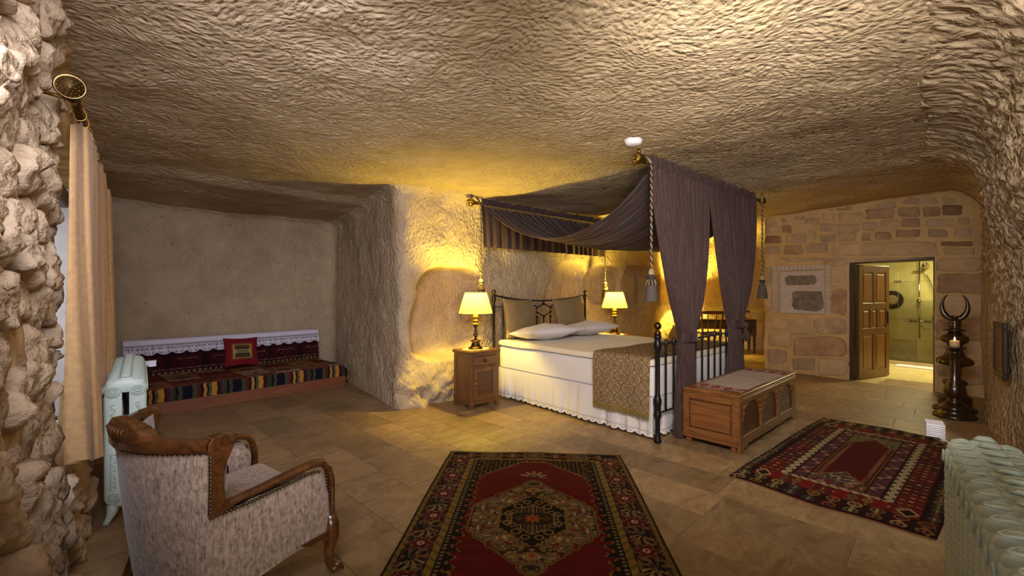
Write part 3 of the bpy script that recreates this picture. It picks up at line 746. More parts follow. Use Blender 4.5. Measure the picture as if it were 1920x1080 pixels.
MB().tube([(0, 0, .27), (BW, 0, .27)], .010, 8).build('footboard_lower_rail', M['iron'], bed)
for k in range(12):
    x = .145*(k+1); zt = .907+.013*k/6
    MB().lathe([(.010, .27), (.010, zt-.05), (.015, zt-.03), (.02, zt), (.015, zt+.02), (.012, zt+.035), (.014, zt+.042), (0, zt+.05)], 8, M=Matrix.Translation((x, 0, 0))).build('footboard_spindle', M['iron'], bed)

# mattress and duvet
def soft_slab(x0, y0, z0, x1, y1, z1, r, n=40, m=50, puff=.01, seed=1):
    sx = np.linspace(0, 1, n); cx, cy = (x0+x1)/2, (y0+y1)/2; hx, hy = (x1-x0)/2, (y1-y0)/2
    # rows: wrap from bottom edge over the top to the bottom edge
    th = np.linspace(0, PI/2, 6)
    rings = [(0, z0)]+[(0, z0+(z1-z0-r)*t) for t in (.33, .66)]+[(r*(1-math.cos(t)), z1-r+r*math.sin(t)) for t in th]
    b = MB(); N = 4*24; vs = []; fs = []
    an = np.linspace(0, 2*PI, N, endpoint=False)
    c_, s_ = np.cos(an), np.sin(an); e = .12
    px = np.sign(c_)*np.abs(c_)**e; py = np.sign(s_)*np.abs(s_)**e
    # uniform perimeter
    per = np.array([(1, t) for t in np.linspace(-.97, .97, 24)]+[(t, 1) for t in np.linspace(.97, -.97, 24)]+[(-1, t) for t in np.linspace(.97, -.97, 24)]+[(t, -1) for t in np.linspace(-.97, .97, 24)])
    for ins, z in rings:
        X_ = cx+per[:, 0]*(hx-ins); Y_ = cy+per[:, 1]*(hy-ins)
        wob = puff*.6*fbm(P3(X_*3, Y_*3, z*5), 2, seed)
        for x, y, w_ in zip(X_, Y_, wob): vs.append((x, y, z+w_))
    m_ = len(rings); 
    for sc in (.93, .8, .6, .35, .1):
        X_ = cx+per[:, 0]*(hx-r)*sc; Y_ = cy+per[:, 1]*(hy-r)*sc
        zz_ = z1+puff*(1-sc)+puff*1.0*fbm(P3(X_*2.5, Y_*2.5, 0*X_), 3, seed+2)
        for x, y, z in zip(X_, Y_, zz_): vs.append((x, y, z))
    K = len(per); R = m_+5
    for i in range(R-1):
        for k in range(K): fs.append((i*K+k, i*K+(k+1) % K, (i+1)*K+(k+1) % K, (i+1)*K+k))
    fs.append(tuple((R-1)*K+k for k in range(K)))
    b.add(vs, fs, True); return b
mt = soft_slab(.04, .05, .405, BW-.04, BLn-.05, .69, .04, puff=.004).build('mattress', M['white_cloth']); mt.location = BO; mt.rotation_euler = (0, 0, BR)
tag(mt, 'thick mattress in a white fitted sheet on the iron bed', 'mattress')
dv = soft_slab(.012, .06, .694, BW-.012, BLn-.06, .752, .028, puff=.010, seed=5).build('duvet', M['duvet']); dv.location = BO; dv.rotation_euler = (0, 0, BR)
tag(dv, 'cream cotton duvet spread flat over the top of the mattress', 'duvet')
# base with ruffled skirt and scalloped lace
bs = thing('box_spring', 'divan base hidden by a white gathered skirt with scalloped lace edging', 'bed base', BO, BR)
MB().box(.05, .06, .10, BW-.05, BLn-.06, .40, .01).build('divan_box', M['white_cloth'], bs)
for cx_ in (.15, BW-.15):
    for cy_ in (.2, BLn-.2): MB().lathe([(.03, 0), (.035, .10)], 10, M=Matrix.Translation((cx_, cy_, 0))).build('leg', M['iron'], bs)
s = np.linspace(0, 1, 420); zk = np.linspace(0, 1, 14)
path = np.concatenate([P3(0*s, .05+(BLn-.1)*s[::-1], 0*s)[:, :2], P3(BW*np.linspace(.0, 1, 320), 0*np.linspace(0, 1, 320)+.05, 0)[:, :2]])
arc = np.r_[0, np.cumsum(np.linalg.norm(np.diff(path, axis=0), axis=1))]
nrm = np.where((np.arange(len(path)) < 420)[:, None], [[-1., 0.]], [[0., -1.]])
fold = .5*vnoise(P3(arc*9, 0*arc, 0*arc), 4)+.5*vnoise(P3(arc*21, 0*arc+3, 0*arc), 5)
PZ = []
for t in zk:
    o_ = .035-(.012)*(1-t)+(.006+.022*t)*fold
    PZ.append(np.c_[path+nrm*(o_[:, None]-.045), np.full(len(arc), .398-.315*t)])
surf('skirt', np.stack(PZ, 1), M['white_cloth'], bs)
sc_ = .092; ph = (arc % sc_)/sc_
drop = .034+.030*np.sqrt(np.clip(1-(2*ph-1)**2, 0, 1)); rows = np.linspace(0, 1, 22)
PL = []; al = []
for t in rows:
    o_ = .035+.028*fold
    PL.append(np.c_[path+nrm*(o_[:, None]-.044), .088-drop*t])
    rr = drop*t
    hole = ((np.abs(rr-.008) < .003) & ((arc*90) % 1 < .5)) | ((np.abs(rr-.018) < .003) & ((arc*90+.5) % 1 < .5))
    rad = np.hypot((ph-.5)*sc_, rr-.026); ang = np.arctan2((ph-.5)*sc_, rr-.026)
    hole |= (rr > .024) & (rad > .010) & (rad < .024) & (np.cos(ang*9) > .55) & (rr < drop-.005)
    al.append(np.where(hole, 0.0, 1.0))
surf('lace_trim', np.stack(PL, 1), M['openlace'], bs, color=np.broadcast_to(s2l((226, 220, 220)), (len(arc), len(rows), 3)), alpha=np.stack(al, 1))

# damask runner
def damask(p, q):
    """p, q metres -> colour (linear)"""
    P_ = .155; Q_ = .215
    row = np.floor(q/Q_*2); 
    a = (p/P_) % 1-.5; b = (q/Q_) % 1-.5
    oge = np.abs(np.abs(a)-.25-.25*np.cos(2*PI*b)*1.0)
    line = oge < .055
    def motif(a, b):
        r = np.hypot(a*1.1, b*1.4); th = np.arctan2(b*1.4, a*1.1)
        return ((r < .30+.06*np.cos(6*th)) & (r > .24+.05*np.cos(6*th))) | ((r < .14+.05*np.cos(8*th)) & (r > .06)) | (r < .03)
    m_ = motif(a, b) | motif(((p/P_+.5) % 1)-.5, ((q/Q_+.5) % 1)-.5)
    n_ = fbm(P3(p*90, q*90, 0*p), 2, 3)
    base = np.array(s2l((142, 122, 98))); gold = np.array(s2l((112, 86, 50))); lt = np.array(s2l((154, 134, 112)))
    c = np.where(((n_ > .25))[..., None], lt, base); c = np.where((line | m_)[..., None], gold, c)
    return c*(1+.12*n_[..., None])
zt, zb_ = .778, .235
pp = [(-.022, z) for z in np.linspace(zb_, zt-.05, 130)]+[(-.022+.045*(1-math.cos(t)), zt-.05+.05*math.sin(t)) for t in np.linspace(.1, PI/2, 10)]+[(x, zt+.004*math.sin(x*9)) for x in np.linspace(.03, BW-.03, 220)]+[(BW+.022-.045*(1-math.cos(t)), zt-.05+.05*math.sin(t)) for t in np.linspace(PI/2, .1, 10)]+[(BW+.022, z) for z in np.linspace(zt-.05, zb_, 30)]
pp = np.array(pp); ar = np.r_[0, np.cumsum(np.linalg.norm(np.diff(pp, axis=0), axis=1))]
yv = np.linspace(.065, .735, 170)
A_, Yv = np.meshgrid(ar, yv, indexing='ij')
Xg = np.repeat(pp[:, 0][:, None], len(yv), 1); Zg = np.repeat(pp[:, 1][:, None], len(yv), 1)
hang = sstep(zt-.03, zb_, Zg); Xg = Xg+np.where(Xg < .9, -1, 1)*hang*(.010*np.sin(Yv*14)+.006)
rn = thing('bed_runner', 'gold and taupe damask runner across the foot of the bed with fringed ends', 'bed runner', BO, BR)
surf('cloth', P3(Xg, Yv, Zg), M['brocade'], rn, color=damask(Yv, A_))
for sgn, x0_ in ((-1, -.030), (1, BW+.030)):
    fy = np.linspace(.065, .735, 300); fz = np.linspace(0, 1, 8)
    FY, FZ = np.meshgrid(fy, fz, indexing='ij')
    c_ = np.where((FZ < .35)[..., None], s2l((128, 108, 58)), s2l((122, 106, 66)))*(1+.25*vnoise(P3(FY*240, FZ*.5, 0), 4))[..., None]
    surf('fringe', P3(x0_+sgn*.010*np.sin(FY*14), FY, zb_+.02-FZ*(.062+.006*vnoise(P3(FY*120, 0, 0), 6))), M['openlace'], rn, color=c_, alpha=np.where((FZ > .45) & ((FY*130) % 1 > .78), 0., 1.))

def cushion(name, w_, h_, t_, mat, parent, Mx=None, n=30, color=None, pinch=.07, seed=0, crown=.42):
    u = np.sin(np.linspace(-PI/2, PI/2, n)); v = np.sin(np.linspace(-PI/2, PI/2, n)); Ug, Vg = np.meshgrid(u, v, indexing='ij')
    k = np.clip((1-Ug**2)*(1-Vg**2), 0, 1)**crown
    ex = 1-pinch*(1-Vg**2)*np.abs(Ug)**3; ey = 1-pinch*(1-Ug**2)*np.abs(Vg)**3
    wr = 1+.10*fbm(P3(Ug*2.2, Vg*2.2, seed), 3, seed+5)
    out = []
    for s_ in (1, -1):
        P_ = P3(Ug*w_/2*ex, Vg*h_/2*ey, s_*t_/2*k*wr)
        if Mx is not None:
            P_ = P_ @ np.array(Mx.to_3x3()).T+np.array(Mx.translation)
        out.append(P_)
    idx = np.concatenate([out[0], out[1][:, ::-1]], 1)
    cc = None
    if color is not None:
        c0 = color(Ug, Vg); cc = np.concatenate([c0, c0[:, ::-1]], 1)
    return surf(name, idx, mat, parent, color=cc)
def stand_m(x, y, z, lean, yaw=0, roll=0):
    return Matrix.Translation((x, y, z)) @ Matrix.Rotation(yaw, 4, 'Z') @ Matrix.Rotation(PI/2-lean, 4, 'X') @ Matrix.Rotation(roll, 4, 'Z')
def bed_cushion(x, y, z, label, yaw, roll, seed):
    t = thing('scatter_cushion', label, 'cushion', bl(x, y, .768), BR)
    mx = stand_m(0, 0, z-.755, .20, yaw, roll)
    cushion('cover', .57, .54, .17, M['cushion_brown'], t, mx, seed=seed, pinch=.06)
    p = [(math.copysign(abs(math.cos(a))**.22, math.cos(a))*.283, math.copysign(abs(math.sin(a))**.22, math.sin(a))*.268, 0) for a in np.linspace(0, 2*PI, 48, endpoint=False)]
    MB().tube([tuple(mx @ Vector((q[0], q[1], 0))) for q in p], .005, 5, closed=True).build('piping', M['wood_desk'], t)
bed_cushion(.34, 2.28, 1.015, 'square taupe brocade cushion propped on the headboard side nearer the alcove', .06, -.05, 3)
bed_cushion(1.36, 2.28, 1.02, 'square taupe brocade cushion propped on the headboard side nearer the desk', -.14, .09, 4)
def bed_pillow(x, y, rot, label, seed):
    t = cushion('pillow', .84, .50, .20, M['white_cloth'], None, None, seed=seed, pinch=.04, crown=.5); t.location = bl(x, y, .866); t.rotation_euler = (-.10, 0, BR+rot)
    tag(t, label, 'pillow')
bed_pillow(.46, 1.92, -.05, 'plump white striped pillow lying flat on the duvet, nearer the wooden nightstand with drawer', 11)
bed_pillow(1.36, 1.92, .03, 'plump white pillow lying flat on the duvet, farther from the camera', 12)

# ------------------------------------------------------------------ canopy
def canopy_rod(label, x0, x1, y, z):
    t = thing('canopy_rod', label, 'canopy rod', bl(x0, y, z), BR)
    L = x1-x0
    MB().tube([(0, 0, 0), (L, 0, 0)], .017, 12).build('rod', M['brass_dark'], t)
    for s_, xx in ((-1, 0), (1, L)):
        f = MB(); Mx = Matrix.Translation((xx, 0, 0)) @ Matrix.Rotation(s_*PI/2, 4, 'Y')
        f.lathe([(.018, -.02), (.026, .0), (.02, .012), (.028, .03), (.018, .045)]+[(.047*math.sin(PI*k/10), .095-.05*math.cos(PI*k/10)) for k in range(2, 9)]+[(.014, .145), (.016, .155), (.0, .165)], 16, M=Mx)
        for k in range(10):
            a = 2*PI*k/10; f.tube([tuple(Mx @ Vector((.048*math.sin(b)*math.cos(a+b*.5), .048*math.sin(b)*math.sin(a+b*.5), .095-.05*math.cos(b)))) for b in np.linspace(.5, 2.7, 8)], .005, 4)
        f.tube([(xx+s_*.08, 0, .05), (xx+s_*.08, 0, .09)], [.012, .016], 8)
        f.build('finial', M['brass'], t)
    return t
FX0, FX1, HX0, HX1 = -.27, 2.33, -.27, 2.46
FYc, HYc, RZ = -.03, 2.44, 2.545
canopy_rod('brass rod with ribbed ball finials carrying the drapes at the bed foot', FX0, FX1, FYc, RZ)
canopy_rod('brass rod with ribbed ball finials along the cave wall above the headboard', HX0, HX1, HYc, RZ)
def ruffle_sleeve(x0, x1, y, seed):
    """gathered sleeve on the rod with a ruffle standing above it"""
    s_ = np.linspace(0, 1, 260); prof = np.linspace(-.1, 2*PI+.1, 14)
    S, A = np.meshgrid(s_, prof, indexing='ij'); xx = x0+(x1-x0)*S
    r = .026+.004*np.sin(xx*120+seed)+.003*vnoise(P3(xx*50, A, seed), 2)
    P_ = P3(xx, y+r*np.sin(A), RZ-r*np.cos(A)*1.1)
    zz_ = np.linspace(0, 1, 6); S2, Z2 = np.meshgrid(s_, zz_, indexing='ij'); xx2 = x0+(x1-x0)*S2
    h = .030+.022*(vnoise(P3(xx2*24, 0*xx2, seed), 3)*.5+.5)+.018*(vnoise(P3(xx2*70, 0*xx2, seed), 3)*.5+.5)
    P2 = P3(xx2, y+.022*Z2*np.sin(xx2*95+2*vnoise(P3(xx2*12, 0, 0), 4)), RZ+.02+h*Z2)
    return P_, P2
def drape(label, xa, xb, tie_a, tie_b, zt_, bot_a, bot_b, seed):
    t = thing('bed_drape', label, 'drape', bl((xa+xb)/2, FYc, 0), BR)
    ox = (xa+xb)/2
    zs = np.concatenate([np.linspace(RZ-.012, zt_+.05, 60), np.linspace(zt_+.04, zt_-.04, 8), np.linspace(zt_-.05, .012, 30)])
    s_ = np.linspace(0, 1, 260); S, Zg = np.meshgrid(s_, zs, indexing='ij')
    k = np.clip((RZ-Zg)/(RZ-zt_), 0, 1); kb = sstep(zt_, 0.0, Zg)
    left = xa+(tie_a-xa)*k**1.25; right = xb+(tie_b-xb)*k**3.0
    left = np.where(Zg < zt_, tie_a+(bot_a-tie_a)*kb, left); right = np.where(Zg < zt_, tie_b+(bot_b-tie_b)*kb, right)
    xx = left+(right-left)*S
    w_ = (right-left)
    amp = .024+.024*k*(Zg >= zt_)+.045*(Zg < zt_)*(.35+.65*kb)
    ph = S*2*PI
    f = np.sin(ph*13+3*vnoise(P3(S*5, Zg*.5, seed), 2))+.6*np.sin(ph*29+4*vnoise(P3(S*7, Zg*.6, seed), 3))+.4*vnoise(P3(S*40, Zg*.8, seed), 4)
    dy = amp*f*.5
    thick = .05*(1-np.abs(2*S-1)**2)*sstep(.5, 1, k)
    P_ = P3(xx-ox, dy-.01-thick*.6, Zg)
    surf('panel', P_, M['drape'], t)
    a, b = ruffle_sleeve(xa, xb, 0, seed)
    a[..., 0] -= ox; b[..., 0] -= ox
    surf('rod_sleeve', a, M['drape'], t); surf('ruffle', b, M['drape'], t)
    # tie band with a knot
    cx_ = (tie_a+tie_b)/2-ox; rx = (tie_b-tie_a)/2+.002
    an = np.linspace(0, 2*PI, 40); zb2 = np.linspace(-.045, .045, 5); AN, ZB = np.meshgrid(an, zb2, indexing='ij')
    surf('tie_band', P3(cx_+rx*np.cos(AN), -.032+.060*np.sin(AN), zt_+ZB), M['drape'], t)
    return t, cx_
d1, c1_ = drape('dark aubergine velvet drape tied back beside the near foot post', -.19, .945, .32, .60, .955, .24, .58, 1)
d2, c2_ = drape('dark aubergine velvet drape tied back beside the far end of the chest', .955, 2.215, 1.44, 1.72, 1.03, 1.34, 1.82, 2)
b = MB(); b.ball((c2_-.02, -.13, 1.02), .04, 10, 8, (1, .8, 1)); b.tube([(c2_-.02, -.13, 1.0), (c2_-.03, -.135, .93), (c2_-.05, -.13, .86)], [.02, .03, .04], 8, flat=.4); b.tube([(c2_-.02, -.13, 1.0), (c2_+.02, -.135, .93), (c2_+.03, -.13, .84)], [.02, .03, .035], 8, flat=.4)
b.build('knot', M['drape'], d2)
# swag
def swag_z(y, x): 
    k = (y-FYc)/(HYc-FYc); sag = .52+.05*np.sin(PI*np.clip((x+.2)/2.5, 0, 1))
    return RZ-.03-sag*(1-np.abs(2*np.clip(k, 0, 1)**.93-1)**2.1)
sx = np.linspace(-.19, 2.25, 300); sy = np.linspace(FYc+.05, HYc-.03, 110)
SX, SY = np.meshgrid(sx, sy, indexing='ij'); k = (SY-FYc)/(HYc-FYc)
SXX = SX+.07*np.sin(PI*k)*np.where(SX < 1, 1, -1)*(1-np.abs(SX-1.03)/1.22*.0)*np.clip(np.abs(SX-1.03)/1.22, 0, 1)+k*.0
f = np.sin(SX*58+5*vnoise(P3(SX*2, SY*.8, 0), 3))*.5+.5*vnoise(P3(SX*26, SY*1.3, 1), 4)+.35*np.sin(SX*23+4*vnoise(P3(SX*1.4, SY*.9, 4), 5))
SZ = swag_z(SY, SX)+.022*f*(.45+.55*np.sin(PI*np.clip(k, 0, 1)))
sg = surf('swag_canopy', P3(SXX, SY, SZ), M['drape']); sg.location = BO; sg.rotation_euler = (0, 0, BR)
tag(sg, 'dark velvet canopy cloth sagging between the two rods over the bed', 'canopy')
# rear valance
va = thing('rear_valance', 'pleated dark velvet valance hanging above the headboard', 'valance', bl(0, HYc, 0), BR)
vx = np.linspace(-.19, 2.40, 420); vz = np.linspace(RZ-.01, 1.985, 16); VX, VZ = np.meshgrid(vx, vz, indexing='ij'); kk_ = (RZ-VZ)/.55
fl = np.sin(VX*44+3*vnoise(P3(VX*2.4, 0, 0), 2))*.6+.5*vnoise(P3(VX*30, VZ*1.2, 3), 3)
surf('panel', P3(VX+.03*kk_, .012+(.008+.026*kk_)*fl, VZ), M['drape'], va)
a, b = ruffle_sleeve(-.19, 2.40, 0, 9); surf('rod_sleeve', a, M['drape'], va); surf('ruffle', b, M['drape'], va)
# tasselled cords
def tassel_cord(label, x, y, z0, zknot, ztassel, zend, dark, hook):
    t = thing('tassel_cord', label, 'tassel', bl(x, y, ztassel), BR, None)
    cm = M['cord_dark'] if dark else M['cord']
    for o_ in (0, PI):
        zs = np.linspace(z0, zknot, 130 if not dark else 70)
        b = MB(); b.tube([(.006*math.cos((z0-z)*110+o_), .006*math.sin((z0-z)*110+o_), z-ztassel) for z in zs], .0065, 5)
        b.build('cord_strand', M['cord'] if o_ == 0 else M['cord_dark'], t)
    MB().tube([(0, 0, z0-ztassel), (hook[0]*.4, hook[1]*.4, z0-ztassel+.05), (hook[0], hook[1], z0-ztassel+hook[2])], .011, 6).build('hanging_loop', cm, t)
    MB().lathe([(.006, hook[2]+z0-ztassel+.015), (.012, hook[2]+z0-ztassel), (.006, hook[2]+z0-ztassel-.02)], 8, M=Matrix.Translation((hook[0], hook[1], 0))).build('ceiling_hook', M['brass'], t)
    k = zknot-ztassel
    MB().lathe([(.012, k), (.022, k-.02), (.030, k-.05), (.022, k-.06)], 12).build('tassel_cap', M['cord'], t)
    MB().lathe([(.022, k-.055), (.036, k-.07), (.036, k-.085), (.024, k-.10), (.026, k-.105), (.042, k-.13), (.042, k-.15), (.034, k-.155)], 12).build('tassel_band', M['cord_dark'], t)
    for j in range(8):
        a = 2*PI*j/8; MB
    b = MB()
    for j in range(8):
        a = 2*PI*j/8; b.tube([(.028*math.cos(a), .028*math.sin(a), k-.10), (.044*math.cos(a), .044*math.sin(a), k-.135), (.038*math.cos(a), .038*math.sin(a), k-.158)], .004, 4)
    b.build('beading', M['cord'], t)['kind'] = 'stuff'
    b = MB(); n = 44; rows = 8; vs = []; fs = []
    e = zend-ztassel; top = k-.15
    P_ = []
    for j in range(n+1):
        a = 2*PI*j/n; rr = 1+(.07 if j % 2 else -.03)
        P_.append([((.036+.020*q_**.6)*rr*math.cos(a), (.036+.020*q_**.6)*rr*math.sin(a), top+(e-top)*q_+.006*(j % 3)*q_) for q_ in np.linspace(0, 1, rows)])
    b.grid(P_, True); b.ball((0, 0, top-.01), .036, 10, 6, (1, 1, .5)); b.lathe([(0, e+.012), (.05, e+.012)], 16)
    b.build('tassel_skirt', M['tassel'] if not dark else M['wood_desk'], t)
tassel_cord('twisted cord and fat grey tassel hanging in front of the near drape', -.235, FYc-.05, 2.52, 1.60, 1.45, 1.305, False, (.05, .10, .10))
tassel_cord('twisted cord and dark tassel beside the headboard post over the near lamp', -.235, HYc-.05, 2.52, 1.58, 1.45, 1.28, True, (-.06, .03, .10))
tassel_cord('dark cord and tassel hanging in front of the far lamp shade', 2.40, HYc-.03, 2.50, 1.58, 1.45, 1.28, True, (.04, .03, .12))
tassel_cord('twisted cord and grey tassel hanging beyond the far drape by the masonry wall', 2.295, FYc-.05, 2.52, 1.60, 1.45, 1.305, False, (.05, .03, .10))
# ------------------------------------------------------------------ nightstands and lamps
def nightstand(label, loc, rot):
    t = thing('nightstand', label, 'nightstand', loc, rot, 'nightstands beside the bed')
    W_, D_, H_ = .44, .34, .69
    b = MB()
    for x in (0, W_-.045):
        for y in (0, D_-.045): b = MB().box(x, y, 0, x+.045, y+.045, .655, .004); b.build('leg', M['wood_night'], t)
    MB().box(.04, D_-.03, .06, W_-.04, D_-.015, .65).build('back_panel', M['wood_night'], t)
    for x0 in (.010, W_-.028):
        MB().box(x0, .04, .06, x0+.018, D_-.04, .65).build('side_panel', M['wood_night'], t)
    for x0 in (.002, W_-.022):
        s_ = MB(); s_.box(x0, .045, .05, x0+.02, D_-.045, .10, .003); s_.build('side_rail', M['wood_night'], t)
        s_ = MB(); s_.box(x0, .045, .60, x0+.02, D_-.045, .655, .003); s_.build('side_rail', M['wood_night'], t)
    MB().box(.04, .004, .05, W_-.04, .03, .10, .003).build('bottom_rail', M['wood_night'], t)
    MB().box(.04, .004, .625, W_-.04, .03, .655, .003).build('top_rail', M['wood_night'], t)
    MB().box(.04, .004, .485, W_-.04, .03, .505, .003).build('middle_rail', M['wood_night'], t)
    MB().box(.03, .03, .06, W_-.03, D_-.03, .08).build('bottom_board', M['wood_night'], t)
    dr = MB().box(.048, -.004, .508, W_-.048, .10, .622, .006).build('drawer', M['wood_night'], t)
    MB().lathe([(.018, 0), (.016, .006), (.009, .010), (.008, .018), (.016, .024), (.014, .032), (0, .035)], 12, M=Matrix.Translation((W_/2, -.004, .565)) @ Matrix.Rotation(PI/2, 4, 'X')).build('knob', M['brass_dark'], dr)
    do = MB()
    for a in ((.048, .10, .10, .485), (W_-.10, .10, W_-.048, .485), (.10, .10, W_-.10, .155), (.10, .43, W_-.10, .485)): do.box(a[0], -.004, a[1], a[2], .02, a[3], .003)
    do = do.build('door', M['wood_night'], t)
    pn = MB().box(.095, .006, .15, W_-.095, .012, .435).build('door_panel', M['wood_chest_dark'], do)
    MB().box(.062, -.008, .27, .078, -.004, .34, .002).tube([(.07, -.008, .33), (.07, -.03, .325), (.07, -.034, .30), (.07, -.03, .285), (.07, -.008, .28)], .006, 6).build('pull_handle', M['brass'], do)
    MB().box(-.018, -.02, .655, W_+.018, D_+.01, .69, .008).build('top', M['wood_night'], t)
    return t
NS = (-.487, 5.19, 0); NSR = math.radians(42.5)
n1_ = nightstand('brown wooden nightstand with drawer and brass handled door, nearer the camera', NS, NSR)
NS2 = bl(2.13, 2.06, 0)
n2_ = dup(n1_, NS2, BR, 'brown wooden nightstand mostly hidden behind the far side of the bed')
def doily(loc, rot, label, r=.17):
    an = np.linspace(0, 2*PI, 97); rr = np.linspace(0, 1, 14); AN, RR = np.meshgrid(an, rr, indexing='ij')
    e = 1+.08*np.abs(np.sin(AN*7))
    hole = ((np.sin(AN*28) > .3) & (RR > .55) & (RR < .68)) | ((np.sin(AN*14) > .2) & (RR > .78) & (RR < .93))
    o = surf('doily', P3(r*RR*e*np.cos(AN), r*.8*RR*e*np.sin(AN), .0015-0*RR), M['openlace'], None, color=np.broadcast_to(s2l((228, 216, 186)), AN.shape+(3,)), alpha=np.where(hole, 0., 1.))
    o.location = loc; o.rotation_euler = (0, 0, rot); tag(o, label, 'doily')
Mn = Matrix.Translation(NS) @ Matrix.Rotation(NSR, 4, 'Z'); lp1 = Mn @ Vector((.205, .165, .691))
Mn2 = Matrix.Translation(NS2) @ Matrix.Rotation(BR, 4, 'Z'); lp2 = Mn2 @ Vector((.225, .125, .691))
doily(tuple(lp1), NSR, 'cream lace doily under the near bedside lamp'); doily(tuple(lp2), BR, 'cream lace doily under the far bedside lamp')
def table_lamp(label, loc, rot, lit=17):
    t = thing('table_lamp', label, 'lamp', loc, rot)
    t.location.z += .003
    MB().lathe([(.092, 0), (.094, .008), (.082, .014), (.062, .03), (.05, .06), (.046, .085), (.068, .092), (.068, .10), (.04, .108), (.018, .118)], 24).build('lamp_foot', M['brass_dark'], t)
    MB().lathe([(.018, .112), (.014, .13), (.024, .15), (.03, .165), (.024, .182), (.014, .195), (.012, .21), (.020, .222), (.014, .235), (.016, .26), (.026, .275), (.026, .29)], 18).build('lamp_stem', M['wood_dark'], t)
    MB().lathe([(.024, .288), (.03, .292), (.058, .30), (.058, .306), (.028, .316), (.024, .33), (.040, .338), (.040, .346), (.026, .356), (.026, .375), (.038, .382), (.038, .392), (.03, .40), (.03, .44), (.022, .445), (.022, .47)], 20).build('lamp_collar', M['brass'], t)
    n = 48; zz_ = np.linspace(0, 1, 8); an = np.linspace(0, 2*PI, n+1); AN, Z_ = np.meshgrid(an, zz_, indexing='ij'); r = .208-.076*Z_
    sh_ = surf('lamp_shade', P3(r*np.cos(AN), r*np.sin(AN), .435+.255*Z_), M['shade'], t)
    tr = MB(); tr.tube([(.208*math.cos(a), .208*math.sin(a), .435) for a in np.linspace(0, 2*PI, 40, endpoint=False)], .004, 5, closed=True); tr.tube([(.132*math.cos(a), .132*math.sin(a), .69) for a in np.linspace(0, 2*PI, 40, endpoint=False)], .004, 5, closed=True)
    tr.build('shade_trim', M['candle'], sh_)['kind'] = 'stuff'
    sp = MB()
    for k in range(3):
        a = 2*PI*k/3; sp.tube([(0, 0, .665), (.134*math.cos(a), .134*math.sin(a), .685)], .003, 4)
    sp.tube([(0, 0, .47), (0, 0, .50)], .02, 10); sp.tube([(.03, 0, .47), (.04, 0, .58), (0, 0, .667)], .003, 4); sp.build('shade_carrier', M['brass'], t)
    MB().ball((0, 0, .545), .032, 12, 10).build('bulb', M['bulb'], t)
    p = light('lamp_light', 'POINT', (0, 0, .605), lit, WARM, .04); p.parent = t
    p = light('lamp_light', 'POINT', (0, 0, .50), lit*.08, WARM, .04); p.parent = t
    return t
table_lamp('lit table lamp with pleated cream shade on the near nightstand', tuple(lp1), NSR, LAMP)
table_lamp('lit table lamp with cream shade on the far nightstand behind the bed', tuple(lp2), BR, LAMP*1.15)

# ------------------------------------------------------------------ chest at the bed foot
CR = math.atan2(.682, .732); CO = (1.938, 3.79, 0)
ch = thing('blanket_chest', 'carved wooden chest with three panelled front standing at the bed foot', 'chest', CO, CR)
CL, CD, CHt = 1.62, .49, .52
MB().box(.02, .02, .10, CL-.02, CD-.02, .48).build('carcass', M['wood_chest_dark'], ch)
lid = MB().box(-.008, -.012, .480, CL+.008, CD, .506, .008).build('lid', M['wood_chest'], ch)
MB().box(-.004, -.008, .462, CL+.004, CD-.004, .480, .006).build('lid_moulding', M['wood_chest'], ch)
# end panel facing the camera side (x = 0)
e = MB()
for a in ((0, 0, .10, .055, .462), (0, CD-.055, .10, CD, .0, .462),): pass
ep = MB()
ep.box(-.006, .0, .10, .02, .055, .462, .004); ep.build('end_stile', M['wood_chest'], ch)
MB().box(-.006, CD-.055, .10, .02, CD, .462, .004).build('end_stile', M['wood_chest'], ch)
MB().box(-.006, .055, .41, .02, CD-.055, .462, .004).build('end_rail', M['wood_chest_end'], ch)
MB().box(-.006, .055, .10, .02, CD-.055, .145, .004).build('end_rail', M['wood_chest_end'], ch)
MB().box(.006, .055, .145, .018, CD-.055, .41).build('end_panel', M['wood_chest_end'], ch)
mo = MB()
for a in ((.058, .148, CD-.058, .160), (.058, .395, CD-.058, .407), (.058, .16, .070, .395), (CD-.070, .16, CD-.058, .395)): mo.box(-.001, a[0], a[1], .012, a[2], a[3], .003)
mo.build('panel_moulding', M['wood_chest_dark'], ch)
MB().box(CL-.02, 0, .10, CL, CD, .462, .004).build('end_board', M['wood_chest'], ch)
